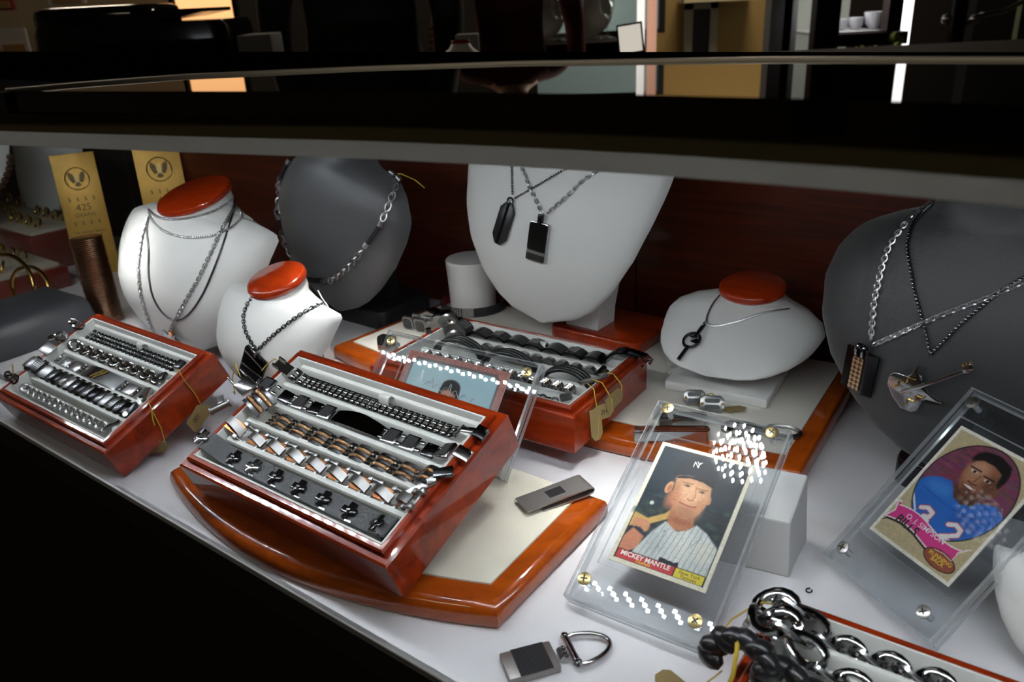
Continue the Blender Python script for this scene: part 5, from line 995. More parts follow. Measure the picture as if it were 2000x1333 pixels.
# money clip on the front platform
c, yw, L = frame_on(PZ+0.003, (1014, 992), (1150, 948))
t = thing('money_clip', 'brushed steel money clip with black weave square on the front platform edge', 'money clip', (c.x, c.y, PZ), (0, 0, yw))
m = MB(); LL = 0.052; m.loft([[(x, -0.0095, z), (x, 0.0095, z), (x, 0.0095, z+0.0011), (x, -0.0095, z+0.0011)] for x, z in ((-LL/2, 0.0035), (0, 0.0050), (LL/2-0.003, 0.0065), (LL/2, 0.0060), (LL/2+0.0012, 0.0042), (LL/2, 0.0022), (LL/2-0.006, 0.0008), (-LL/2+0.012, 0.0004))]); obj('spring_plate', m, mat('satin_steel', (0.50, 0.48, 0.47), 0.48, 1.0), t, smooth=50, label='folded satin steel plate')
m = MB(); m.box((0, 0, 0), (0.0125, 0.0085, 0.0006), Matrix.Translation((0.0005, 0, 0.0063)) @ Matrix.Rotation(-0.055, 4, 'Y')); obj('inlay', m, M_CARBON, t, smooth=0, label='black weave inlay')
# two money clips lying behind the baseball card
for pa, pb, lab in (((1240, 852), (1384, 850), 'long steel money clip seen through the baseball card holder'), ((1288, 826), (1378, 822), 'shorter steel money clip behind the long one near the cufflinks')):
    c, yw, L = frame_on(PZ+0.003, pa, pb); t = thing('money_clip', lab, 'money clip', (c.x, c.y, PZ), (0, 0, yw), 'money clips on the rear platform')
    m = MB(); m.loft([[(x, y-0.0007, 0.0004), (x, y+0.0007, 0.0004), (x, y+0.0007, 0.0085), (x, y-0.0007, 0.0085)] for x, y in ((-L/2, 0.006), (0, 0.0055), (L/2-0.003, 0.0045), (L/2, 0.003), (L/2+0.0008, 0.0), (L/2, -0.003), (L/2-0.003, -0.0045), (0, -0.0035), (-L/2+0.004, -0.003))]); obj('spring_plate', m, M_STEEL, t, smooth=50)
    m = MB(); m.box((-L/2+0.004, -0.004, 0.0045), (0.010, 0.003, 0.008)); obj('grip', m, M_BRUSH, t, bevel=0.0005)
# cufflinks
def cufflink(px, py, z, yaw, label, face, w_=0.0145, h=0.0165, tilt=0.2, group=None):
    c = at_z(px, py, z); t = thing('cufflink', label, 'cufflink', c, (tilt, 0, yaw), group)
    k = 0.003; P = [(-w_/2+k, -h/2), (w_/2-k, -h/2), (w_/2, -h/2+k), (w_/2, h/2-k), (w_/2-k, h/2), (-w_/2+k, h/2), (-w_/2, h/2-k), (-w_/2, -h/2+k)]
    Mx = Matrix.Translation((0, 0, h/2)) @ Matrix.Rotation(PI/2, 4, 'X')
    obj('plate', MB().prism(P, 0, 0.0035, Mx), M_BRUSH, t, bevel=0.0007, label='bevelled steel plate')
    if face == 'weave': obj('inlay', MB().prism([(x*0.72, y*0.72) for x, y in P], 0.0035, 0.0041, Mx), M_CARBON, t, smooth=0, label='black weave inlay')
    else:
        for y in (0.0026, -0.0026): obj('inlay', MB().prism([(x, yy+y) for x, yy in rrect(w_*0.62, 0.0034, 0.0014)], 0.0034, 0.0043, Mx), M_CARBON, t, label='black cable stripe')
        for x in (-w_*0.40, w_*0.40): obj('stud', MB().lathe([(0.0011, 0.0034), (0.0011, 0.0042), (0.0004, 0.0045)], 8, Mx @ Matrix.Translation((x, 0, 0))), M_GOLD, t)
    m = MB(); m.cyl((0, 0, h/2), (0, 0.012, h/2), 0.0016, 0.0016, 8); m.cyl((-0.004, 0.013, h/2), (0.004, 0.013, h/2), 0.0032, 0.0032, 10); obj('post', m, M_BRUSH, t)
    return t
cufflink(803, 642, PZ, CASE_YAW+0.10, 'rear octagonal cufflink with black weave beside the white cylinder', 'weave', group='octagonal cufflinks')
cufflink(827, 648, PZ, CASE_YAW+0.12, 'front octagonal cufflink with black weave beside the white cylinder', 'weave', 0.0155, 0.0175, group='octagonal cufflinks')
cufflink(1356, 792, PZ, -0.12, 'grey cufflink with cable stripes, partly hidden by its twin', 'stripe', 0.0185, 0.0130, -0.5, 'striped cufflinks')
t = cufflink(1390, 806, PZ, -0.22, 'grey cufflink with cable stripes and a paper tag in front of the low bust', 'stripe', 0.0200, 0.0140, -0.5, 'striped cufflinks')
a = at_z(1418, 802, PZ+0.002)-at_z(1390, 806, PZ); Ri = Euler(t.rotation_euler).to_matrix().inverted()
obj('thread', MB().tube([(-0.010, 0.006, 0.012), (0.0, 0.010, 0.0165), (0.006, 0.008, 0.010), tuple(Ri @ a)], 0.0005, 5), M_STRING, t)
m = MB(); m.prism([(0, -0.0035), (0.002, -0.0045), (0.014, -0.0045), (0.018, 0), (0.014, 0.0045), (0.002, 0.0045), (0, 0.0035)], 0, 0.0005); g = obj('price_tag', m, M_KRAFT, t, tuple(Ri @ a), smooth=0); g.rotation_euler = (Ri @ Matrix.Rotation(0.15, 3, 'Z')).to_euler()
# oval keyring with dark octagonal fob
c = at_z(1525, 848, PZ); t = thing('keychain', 'oval steel keyring with dark octagonal fob behind the baseball card', 'keychain', (c.x, c.y, PZ), (0, 0, -0.25))
m = MB(); m.ring(0.0145, 0.0095, 0.0016, Matrix.Translation((0, 0, 0.002)), 24, 6, flat=1.4); obj('ring', m, M_BRUSH, t, smooth=60)
m = MB(); m.prism([(-0.046, -0.004), (-0.036, -0.012), (-0.022, -0.012), (-0.014, -0.003), (-0.014, 0.004), (-0.024, 0.011), (-0.038, 0.011), (-0.046, 0.004)], 0.0005, 0.004); obj('fob', m, M_DSTEEL, t, bevel=0.0008, label='dark octagonal fob')
m = MB(); m.ring(0.004, 0.003, 0.0009, Matrix.Translation((-0.0145, 0, 0.003)), 10, 5); obj('jump_ring', m, M_STEEL, t)
# loose jump ring
c = at_z(1580, 1154, 0.001); o = obj('jump_ring', MB().ring(0.0021, 0.0017, 0.0004, None, 12, 5, arc=5.6), M_BSTEEL, None, c, (0, 0, 0.8)); tag(o, 'tiny open black ring lying on the white shelf', 'jump ring')
# black barrel end at the left of the rear platform
c = at_z(757, 683, PZ); t = thing('money_clip', 'black capped steel clip standing at the left of the rear platform', 'money clip', c, (0, 0, -0.5))
m = MB(); m.loft([[(x*s, y*s, z) for x, y in rrect(0.019, 0.011, 0.003)] for s, z in ((1, 0), (1, 0.006))]); obj('base', m, M_BRUSH, t, smooth=40); m = MB(); m.loft([[(x*s, y*s, z) for x, y in rrect(0.019, 0.011, 0.003)] for s, z in ((1.02, 0.006), (1.02, 0.012), (0.9, 0.0145))]); obj('cap', m, M_BLACK, t, smooth=40)
# white cylinder with leather bracelet round it
c = at_z(917, 620, PZ); R0 = 0.0275; cc = c + Vector((0.004, R0+0.004, 0))
t = thing('bracelet_stand', 'short white cylinder stand left of the tall white bust', 'stand', cc)
m = MB(); m.lathe([(R0*0.92, 0), (R0*0.94, 0.004), (R0*0.99, 0.038), (R0*1.03, 0.0555), (R0*1.03, 0.0575), (R0*0.99, 0.0590), (0.0005, 0.0592)], 40); obj('body', m, M_WHITE, t, smooth=40)
t = thing('leather_bracelet', 'black leather band with silver clasp round the white cylinder foot', 'bracelet', cc)
pts = [(R0*1.30*math.cos(a), R0*1.16*math.sin(a)-0.001, 0.0058) for a in np.linspace(0, 2*PI, 40, endpoint=False)]
rings = [[(x, y, 0.0005), (x*1.05, y*1.05, 0.0005), (x*1.05, y*1.05, 0.0105), (x, y, 0.0105)] for x, y, z in pts]; m = MB(); m.loft(rings+[rings[0]], cap=False); obj('band', m, [M_LEATH], t, smooth=40, label='black leather band')
rings = [[(x*0.985, y*0.985, 0.0006), (x*0.998, y*0.998, 0.0006), (x*0.998, y*0.998, 0.0104), (x*0.985, y*0.985, 0.0104)] for x, y, z in pts]; m = MB(); m.loft(rings+[rings[0]], cap=False); obj('lining', m, mat('red_lining', (0.20, 0.015, 0.02), 0.6), t, smooth=40, label='dark red lining')
for k in range(8):
    a = -PI/2-0.62+0.085*k; m = MB(); wd = 0.0014 if k < 5 else 0.0028; m.box((0, 0, 0), (wd*1.6, 0.0016, 0.0108), Matrix.Translation((R0*1.38*math.cos(a), R0*1.235*math.sin(a)-0.001, 0.0056)) @ Matrix.Rotation(a+PI/2, 4, 'Z')); obj('clasp_bar', m, M_BRUSH, t, bevel=0.0003)
# lone tag at the bottom edge
c = at_z(1305, 1330, 0.0005); m = MB(); m.prism([(-0.006, -0.012), (0.006, -0.012), (0.006, 0.004), (0.003, 0.007), (-0.003, 0.007), (-0.006, 0.004)], 0, 0.0006); o = obj('price_tag', m, M_KRAFT, None, c, (0, 0, 0.6), smooth=0); tag(o, 'kraft paper tag lying on the shelf at the bottom edge', 'tag')

# ================================================================== far left of the case: gold notes, coins, gold jewellery
M_GNOTE = mat('gold_foil_note', (0.64, 0.37, 0.075), 0.42, 0.4, var=(18, 0.18, (1, 1, 1)))
M_GDARK = mat('dark_gold_print', (0.16, 0.11, 0.04), 0.5, 0.3)
M_GEMB = mat('embossed_gold', (0.62, 0.45, 0.18), 0.3, 0.9)
def seal(t, y, r):
    m = MB(); m.ring(r, r, 0.0008, Matrix.Translation((0, -0.0022, y)) @ Matrix.Rotation(PI/2, 4, 'X'), 28, 5); obj('seal_rim', m, M_GEMB, t, label='raised round seal')
    F = Matrix.Translation((0, -0.0014, y)) @ Matrix.Rotation(PI/2, 4, 'X')
    for s in (-1, 1):
        P = [(0.06, -0.05), (0.22, 0.05), (0.30, 0.42), (0.62, 0.66), (0.72, 0.40), (0.66, 0.05), (0.52, -0.25), (0.40, -0.40), (0.18, -0.28)]; P = [(s*x*r, yy*r) for x, yy in P]
        obj('wing', MB().prism(P if s > 0 else P[::-1], 0, 0.001, F), M_GDARK, t, smooth=0, label='dark printed wing')
    obj('eagle_body', MB().prism([(x*r, yy*r) for x, yy in ((-.14, -.32), (.14, -.32), (.22, -.02), (.12, .30), (.16, .48), (.02, .56), (-.12, .46), (-.10, .28), (-.22, -.02))], 0, 0.0012, F), M_GEMB, t, smooth=0)
    obj('tail', MB().prism([(x*r, yy*r) for x, yy in ((-.30, -.62), (-.12, -.34), (.12, -.34), (.30, -.62), (.0, -.74))], 0, 0.001, F), M_GDARK, t, smooth=0)
def note(pxb, label, w_, h, n_extra):
    c = at_z(*pxb, 0.0); d = Vector((c.x, c.y, 0)).normalized()
    t = thing('gold_note', label, 'gold note', (c.x, c.y, 0), (-0.10, 0, math.atan2(d.y, d.x)-PI/2-0.05), 'upright gold notes')
    m = MB(); m.box((0, 0, h/2), (w_, 0.0024, h)); obj('sheet', m, M_GNOTE, t, bevel=0.0006, label='gold foil sheet')
    seal(t, h*0.80, w_*0.27)
    for txt, sz, zz in (('$   $   $   $', 0.0075, 0.635), ('425', 0.0135, 0.565), ('GRAINS', 0.0075, 0.505), ('$   $   $   $', 0.0075, 0.44), ('The United States', 0.0058, 0.365), ('of America', 0.005, 0.30)):
        put('lettering', text_mesh(txt, sz, M_GDARK), t, (0, -0.0014, h*zz), (PI/2, 0, 0))
    return t
note((196, 536), 'gold foil note with round eagle seal and the number 425 by the coin stack', 0.056, 0.172, 0)
note((352, 530), 'gold foil note with eagle seal rising behind the large white bust', 0.060, 0.182, 0)
c = at_z(212, 627, 0.0); t = thing('coin_stack', 'leaning roll of copper coins in a clear tube', 'coins', c, (-0.03, -0.04, 0))
cm_ = MB().lathe([(0.0166, 0), (0.0176, 0.0003), (0.0176, 0.0017), (0.0166, 0.0020), (0.001, 0.0020)], 22).mesh('coin', M_COIN, 40)
for k in range(48): put('coin', cm_, t, (RNG.normal(0, 0.00025), RNG.normal(0, 0.00025), 0.0022*k), (0, 0, RNG.uniform(0, 6)))
m = MB(); m.lathe([(0.0188, 0), (0.0188, 0.108)], 28, cap=False); obj('tube', m, M_ACR, t, smooth=60, label='clear plastic tube')
# dark padded block behind the left tray
c = at_z(60, 668, 0.0); t = thing('display_pillow', 'dark grey rounded display block behind the left tray', 'block', (c.x, c.y, 0), (0, 0, CASE_YAW+0.05))
P = [(-0.055, 0), (0.055, 0), (0.055, 0.012), (0.040, 0.038), (0.030, 0.043), (-0.055, 0.043)]
m = MB(); m.loft([[(y, x_, z) for y, z in P] for x_ in (-0.06, 0.06)]); obj('body', m, mat('slate_leather', (0.045, 0.048, 0.055), 0.4), t, bevel=0.006, seg=4, label='slate grey leatherette')
# far busts
bust('F1', 'necklace_bust', 'far white bust with a thick brown bead necklace at the left edge', -1.435, 0.0, (0.455, 0.05), (0.475, 0.215), (0.505, 0.225), 0.105, 0.05, 0.036, M_WHITE, M_CAP, group='white necklace busts')
bust('F2', 'necklace_bust', 'far white bust half hidden behind the left gold note', -1.47, 0.0, (0.58, 0.03), (0.60, 0.20), (0.63, 0.21), 0.100, 0.05, 0.034, M_WHITE, M_CAP, group='white necklace busts')
t, o = necklace('F1', 'thick brown bead necklace on the far white bust', (20, 350))
part('beads', chain_mesh('bead', lay('F1', [(-20, 352), (5, 366), (25, 364), (42, 345), (48, 318), (42, 296)], 0.004, 0.009), 0.0056, o), mat('brown_beads', (0.07, 0.025, 0.012), 0.3), t, kind='stuff')
# gold jewellery on little stands in the far section
M_PADC = mat('beige_pad', (0.50, 0.45, 0.36), 0.8); M_REDB = mat('red_brown_lacquer', (0.16, 0.022, 0.012), 0.3, coat=0.7)
rg = MB().ring(0.0095, 0.0095, 0.0017, None, 14, 6).mesh('gold_ring', M_GOLD, 60)
for k, (px, py, w_, d_, h, nr, lab) in enumerate(((95, 505, 0.15, 0.10, 0.055, 8, 'red-brown ring tray left of the gold note'), (20, 560, 0.16, 0.10, 0.030, 7, 'low red-brown ring tray near the left edge'), (40, 470, 0.18, 0.11, 0.050, 8, 'tall red-brown ring tray below the far bust'))):
    c = at_z(px, py, 0.0); t = thing('ring_tray', lab, 'ring tray', (c.x, c.y, 0), (0, 0, CASE_YAW), 'ring trays in the far section')
    m = MB(); m.box((0, 0, h/2), (w_, d_, h)); obj('box', m, M_REDB, t, bevel=0.002); m = MB(); m.box((0, 0, h+0.002), (w_*0.9, d_*0.85, 0.006)); obj('pad', m, M_PADC, t, bevel=0.001)
    for i in range(nr):
        x = (-0.5+(i % 4+0.5)/4)*w_*0.8; y = (-0.25 if i < 4 else 0.25)*d_*0.8
        o = put('gold_ring', rg, None, Vector((c.x, c.y, h+0.010)) + Matrix.Rotation(CASE_YAW, 3, 'Z') @ Vector((x, y, 0)), (1.2, 0, CASE_YAW+RNG.uniform(-0.4, 0.4)))
        tag(o, ('first', 'second', 'third', 'fourth')[i % 4] + ' gold ring of the ' + ('front' if i < 4 else 'rear') + ' row in the ' + ('tray by the gold note', 'lowest far tray', 'tallest far tray')[k], 'ring', 'gold rings in the far section trays')
for px, py, z, r, lab in ((30, 610, 0.0, 0.042, 'large thin gold bangle standing at the left edge'), (70, 600, 0.0, 0.030, 'smaller gold bangle beside the large one')):
    c = at_z(px, py, z); o = obj('bangle', MB().ring(r, r*0.9, 0.0026, Matrix.Translation((0, 0, r*0.9)) @ Matrix.Rotation(1.35, 4, 'X'), 32, 6), M_GOLD, None, c, (0, 0, -0.3), smooth=60); tag(o, lab, 'bangle', 'gold bangles in the far section')
c = at_z(40, 705, 0.0); m = MB(); m.box((0, 0, 0.004), (0.10, 0.07, 0.008)); o = obj('jewelry_pad', m, mat('grey_flock', (0.42, 0.41, 0.42), 0.8), None, c, (0, 0, CASE_YAW), bevel=0.001); tag(o, 'pale grey flat pad in front of the dark display block', 'pad')

# ================================================================== the shop behind the counter (all out of focus)
def at_box(name, x0, y0, x1, y1, D, depth, matl, label=None, cat=None, group=None, parent=None, bevel=None, struct_=False):
    """upright box that spans the sight lines of two corners at distance D"""
    a = at_y(x0, y1, D); b = at_y(x1, y0, D); c = (a+b)/2; w_, h = abs(b.x-a.x), abs(b.z-a.z)
    m = MB(); m.box((0, 0, 0), (w_, depth, h)); o = obj(name, m, matl, parent, (c.x, c.y+depth/2, c.z), bevel=bevel, smooth=0 if not bevel else 40)
    if struct_: o['kind'] = 'structure'
    elif label: tag(o, label, cat, group)
    return o
M_DKWOOD = mat('espresso_wood', (0.010, 0.005, 0.0035), 0.8, spec=0.1)
M_GREYB = mat('grey_card', (0.20, 0.20, 0.21), 0.7)
M_WHITEP = mat('white_paint', (0.55, 0.56, 0.58), 0.6)
M_FOLI = mat('leaf_green', (0.25, 0.36, 0.08), 0.6)
# back counter
t = thing('back_counter', 'long dark back counter behind the display case', 'counter', (-0.35, 1.95, FLOOR_Z))
m = MB(); m.box((0, 0, 0.50), (4.3, 0.50, 1.0)); obj('cabinet', m, M_DKWOOD, t); m = MB(); m.box((0, 0, 1.015), (4.4, 0.56, 0.03)); obj('top', m, M_DKWOOD, t, bevel=0.004)
CT = FLOOR_Z+1.03
# big black glossy case on the back counter
a = at_y(45, 20, 1.80); b = at_y(468, 42, 1.80); w_ = b.x-a.x
t = thing('black_case', 'large glossy black case with domed lid on the back counter at the left', 'case', ((a.x+b.x)/2, 1.93, CT))
def dome(W_, D_, z0, z1, rr, k=7): 
    return [[(x, y, z) for x, y in rrect(W_*s, D_*s, 0.05*s)] for s, z in ((1, z0), (1, z0+(z1-z0)*0.55), (0.985, z0+(z1-z0)*0.8), (0.93, z0+(z1-z0)*0.95), (0.8, z1))]
def lx(px): return at_y(px, 60, 1.80).x-(a.x+b.x)/2
zb = at_y(300, 44, 1.80).z-CT; zl = at_y(160, 13, 1.80).z-CT; x0, x1, x2 = lx(45), lx(290), lx(438)
m = MB(); m.loft([[(x*sx+(x0+x2)/2, y, z) for x, y in rrect(x2-x0, 0.24, 0.03)] for sx, z in ((1.06, 0), (1.0, zb*0.7), (0.98, zb*0.92), (0.95, zb))]); obj('body', m, M_BLACK, t, smooth=50)
m = MB(); m.loft([[(x*s_+(x0+x1)/2, y*s_, z) for x, y in rrect(x1-x0, 0.22, 0.04)] for s_, z in ((1, zb*0.9), (1, zb+(zl-zb)*0.5), (0.97, zb+(zl-zb)*0.85), (0.88, zl))]); obj('lid', m, M_BLACK, t, smooth=50)
m = MB(); m.loft([[(x, -0.10, z-0.006), (x, 0.10, z-0.006), (x, 0.10, z+k), (x, -0.10, z+k)] for x, z, k in ((x1-0.03, zb+0.006, 0.016), (lx(340), zb+0.013, 0.010), (lx(392), zb+0.022, 0.001))]); obj('brim', m, M_BLACK, t, smooth=50)
# grey boxes and a small bust on the back counter
o = at_box('gift_box', 470, 66, 528, 128, 1.85, 0.10, M_GREYB, 'grey gift box on the back counter left of the person in black', 'box', bevel=0.004)
at_box('gift_box', 893, 66, 934, 126, 2.0, 0.06, mat('pale_grey_card', (0.35, 0.36, 0.38), 0.7), 'pale grey box behind the small bust on the back counter', 'box', bevel=0.003)
c = at_y(902, 120, 1.80); t = thing('necklace_bust', 'small dim white bust on the back counter near the middle', 'necklace bust', (c.x, c.y, CT))
zz = c.z-CT; s_ = 1.8/1617
m = MB(); m.lathe([(0.030, -0.0), (0.046, zz*0.9), (0.050, zz+0.002), (0.044, zz+0.012), (0.024, zz+0.026), (0.018, zz+0.036), (0.001, zz+0.037)], 28, None, 1, 0.7); obj('bib', m, M_WHITE, t, smooth=60)
m = MB(); m.lathe([(0.019, zz+0.036), (0.020, zz+0.039), (0.018, zz+0.042), (0.0005, zz+0.042)], 24, None, 1, 0.8); obj('neck_cap', m, M_CAP, t)
# tilted tablet frame
c = at_y(1232, 114, 1.9); t = thing('tablet', 'white tilted tablet screen on a dark stand right of the glassware', 'tablet', (c.x, c.y, CT), (0, 0, -0.2))
hh = at_y(1232, 44, 1.9).z-CT; m = MB(); m.box((0, 0, 0), (0.056, 0.006, 0.090), Matrix.Translation((0, 0, hh-0.045)) @ Matrix.Rotation(-0.12, 4, 'Y') @ Matrix.Rotation(-0.25, 4, 'X')); obj('frame', m, M_BLACK, t, bevel=0.002)
m = MB(); m.box((0, -0.0036, 0.012), (0.048, 0.001, 0.056), Matrix.Translation((0, 0, hh-0.045)) @ Matrix.Rotation(-0.12, 4, 'Y') @ Matrix.Rotation(-0.25, 4, 'X')); obj('screen', m, mat('lit_screen', (0.9, 0.85, 0.75), 0.4, emit=(1.0, 0.93, 0.80), strength=0.62), t, smooth=0, label='lit white screen')
m = MB(); m.box((0.0, 0.02, (hh-0.08)/2), (0.04, 0.03, max(0.02, hh-0.08))); obj('stand', m, M_BLACKM, t)
# glassware table
_gx0, _gx1 = at_y(1040, 78, 3.4).x, at_y(1206, 78, 3.4).x; t = thing('glassware_table', 'dark table carrying white plates and glassware', 'table', ((_gx0+_gx1)/2, 3.4, FLOOR_Z)); ztab = at_y(1110, 78, 3.4).z
m = MB(); m.box((0, 0, ztab-FLOOR_Z-0.02), (_gx1-_gx0, 0.5, 0.04)); obj('top', m, M_DKWOOD, t, bevel=0.004)
m = MB(); m.box((0, 0.02, (ztab-FLOOR_Z-0.04)/2), (_gx1-_gx0-0.03, 0.44, ztab-FLOOR_Z-0.04)); obj('cabinet', m, M_DKWOOD, t)
M_PLATE = mat('porcelain', (0.62, 0.64, 0.64), 0.25)
pl_ = MB().lathe([(0.001, 0), (0.055, 0.002), (0.085, 0.012), (0.088, 0.014), (0.083, 0.016), (0.05, 0.006), (0.001, 0.005)], 32).mesh('plate', M_PLATE, 50)
for k, (px, lab) in enumerate(((1060, 'white plate standing left among the glassware'), (1154, 'white plate standing right among the glassware'))):
    c = at_y(px, 70, 3.45); o = put('plate', pl_, None, (c.x, 3.48, ztab+0.088), (PI/2-0.22, 0, -0.2 if k else 0.25)); tag(o, lab, 'plate', 'standing plates')
gl_ = MB().lathe([(0.026, 0), (0.027, 0.003), (0.004, 0.008), (0.004, 0.07), (0.022, 0.09), (0.030, 0.12), (0.027, 0.16), (0.026, 0.16), (0.029, 0.12), (0.020, 0.092), (0.001, 0.074)], 20).mesh('wine_glass', glass('table_glass', (0.92, 0.95, 0.95), 0.12, 0.02), 50)
for px, lab in ((1092, 'wine glass between the two standing plates'), (1126, 'wine glass left of the right plate'), (1186, 'wine glass right of the standing plates')):
    c = at_y(px, 74, 3.35); o = put('wine_glass', gl_, None, (c.x, 3.35, ztab)); tag(o, lab, 'glass', 'wine glasses on the dark table')
# bright window behind the glassware
t = thing('lit_display_window', 'bright teal-tinted display window behind the glassware', 'window', (0.50, 4.4, at_y(1110, 60, 4.4).z))
m = MB(); m.box((0, 0, 0.30), (0.62, 0.02, 0.62)); obj('backlight', m, mat('teal_backlight', (0.2, 0.3, 0.3), 0.6, emit=(0.36, 0.44, 0.43), strength=0.25), t, smooth=0, label='softly lit teal panel')
m = MB(); m.box((-0.32, -0.01, 0.3), (0.03, 0.04, 0.66)); m.box((0.32, -0.01, 0.3), (0.03, 0.04, 0.66)); obj('frame', m, M_BLACKM, t)
lb = MB().ball((0, 0, 0), 0.020, 12).mesh('bulb', mat('lit_bulb', (1, 1, 1), 0.5, emit=(1.0, 0.95, 0.78), strength=3.0), 60)
for px, py in ((1168, 56), (1188, 10), (1090, 4), (1176, 24)):
    c = at_y(px, py, 4.3); put('bulb', lb, t, c-t.location)
# ochre wall with its picture, shelf and lit edge
at_box('wall_right_section', 1262, -600, 1542, 400, 4.6, 0.12, M_WALLY, struct_=True)
t = thing('picture_frame', 'tall white framed dark picture on the ochre wall', 'picture', at_y(1368, 70, 4.56))
w_ = (1398-1338)*4.56/1617; h = 0.34
for x, sx, z, sz in ((-w_/2+0.02, 0.04, 0.0, h), (w_/2-0.02, 0.04, 0.0, h), (0, w_, h/2-0.02, 0.04), (0, w_, -h/2+0.02, 0.04)):
    m = MB(); m.box((x, 0, z), (sx, 0.03, sz)); obj('frame_bar', m, mat('greige_frame', (0.34, 0.30, 0.22), 0.6), t, smooth=0)
m = MB(); m.box((0, 0.006, 0), (w_-0.06, 0.012, h-0.06)); obj('picture', m, M_BLACKM, t, smooth=0, label='dark picture')
at_box('wall_shelf', 1336, -14, 1480, 6, 4.45, 0.14, mat('cream_paint', (0.75, 0.66, 0.42), 0.6), 'cream wall shelf above the white framed picture', 'shelf')
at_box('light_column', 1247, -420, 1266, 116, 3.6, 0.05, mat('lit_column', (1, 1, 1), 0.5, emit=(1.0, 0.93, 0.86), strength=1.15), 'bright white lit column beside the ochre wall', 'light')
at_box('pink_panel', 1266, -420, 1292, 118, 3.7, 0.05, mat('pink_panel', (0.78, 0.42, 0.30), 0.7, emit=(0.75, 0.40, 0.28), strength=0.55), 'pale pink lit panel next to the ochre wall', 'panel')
# white door jamb and dark cabinet
for k, (x0, x1, m_) in enumerate(((1531, 1541, M_GREYB), (1541, 1570, M_WHITEP))):
    o = at_box('trim_%d' % (k+1), x0, -480, x1, 240, 3.5, 0.08, m_, struct_=True)
a = at_y(1570, 200, 3.4); b = at_y(1768, -300, 3.4)
t = thing('curio_cabinet', 'dark wooden glass cabinet holding white porcelain at the upper right', 'cabinet', ((a.x+b.x)/2, 3.4, FLOOR_Z))
w_ = b.x-a.x
def loc(px, py): q = at_y(px, py, 3.4); return q.x-(a.x+b.x)/2, q.z-FLOOR_Z
for (x0, y0, x1, y1) in ((1570, -300, 1618, 700), (1618, 60, 1768, 92), (1618, 112, 1768, 700), (1752, -300, 1768, 60), (1618, -300, 1768, -120)):
    p0 = loc(x0, y1); p1 = loc(x1, y0); z0 = max(0, p0[1]); m = MB(); m.box(((p0[0]+p1[0])/2, 0, (z0+p1[1])/2), (p1[0]-p0[0], 0.06, p1[1]-z0)); obj('cabinet_front', m, mat('dark_cherry', (0.022, 0.006, 0.004), 0.4), t, smooth=0)
p0 = loc(1570, 700); p1 = loc(1768, -300); m = MB(); m.box((0, 0.36, 1.1), (w_, 0.02, 2.2)); obj('cabinet_back', m, mat('glowing_cabinet_lining', (0.30, 0.31, 0.28), 0.7, emit=(0.30, 0.31, 0.26), strength=0.5), t, smooth=0, label='pale lining given its own glow')  # emission in the lining stands in for light inside the cabinet
for py in (61, 111):
    q = loc(1690, py); m = MB(); m.box((0.02, 0.18, q[1]-0.006), (w_*0.92, 0.34, 0.012)); obj('cabinet_shelf', m, M_WHITEP, t, smooth=0)
m = MB(); q = loc(1690, -20); m.box((0.0, 0.06, q[1]), (w_*0.6, 0.02, 0.015)); obj('added_cabinet_lamp', m, mat('added_lamp_tube', (1, 1, 1), 0.5, emit=(1.0, 0.98, 0.95), strength=22), t, smooth=0, label='unseen lamp added to brighten the porcelain')  # lamp added above the view to brighten the white porcelain
for k, (px, py, r) in enumerate(((1634, 40, 0.028), (1664, 36, 0.030), (1700, 20, 0.042), (1736, 38, 0.028))):
    q = at_y(px, 60, 3.55); o = obj('porcelain_cup', MB().lathe([(r*0.5, 0), (r*0.55, 0.004), (r*0.85, r*0.5), (r, r*1.5), (r*0.95, r*1.5), (r*0.7, r*0.4), (0.001, 0.008)], 22), mat('lit_porcelain', (0.75, 0.76, 0.84), 0.25), None, (q.x, 3.52, at_y(1690, 60, 3.4).z)); tag(o, ('white porcelain cup leftmost on the cabinet shelf', 'white porcelain bowl second from left on the cabinet shelf', 'largest white porcelain bowl on the cabinet shelf', 'small white porcelain cup rightmost on the cabinet shelf')[k], 'porcelain', 'porcelain in the dark cabinet')
for k, (px, py, r) in enumerate(((1672, 98, 0.022), (1700, 98, 0.024), (1745, 88, 0.040))):
    q = at_y(px, 108, 3.36); m = MB()
    for j in range(14): m.ball((RNG.normal(0, r*0.5), RNG.normal(0, r*0.3), r*0.6+RNG.normal(0, r*0.45)), r*0.45, 6)
    o = obj('foliage', m, mat('lit_leaves', (0.36, 0.46, 0.10), 0.6), None, (q.x, 3.36, q.z)); tag(o, ('pale green leafy sprig under the cabinet shelf, left', 'pale green leafy sprig under the cabinet shelf, middle', 'larger pale green leafy sprig at the cabinet corner')[k], 'plant', 'leafy sprigs by the cabinet', kind='stuff')
# bright doorway with daylight
o = at_box('window_1', 1772, -460, 1826, 104, 4.2, 0.04, mat('daylight_glass', (1, 1, 1), 0.5, emit=(1.0, 1.0, 0.97), strength=2.4), struct_=True)
at_box('wall_dark_section', 1830, -600, 2150, 500, 4.4, 0.1, M_BLACKM, struct_=True)
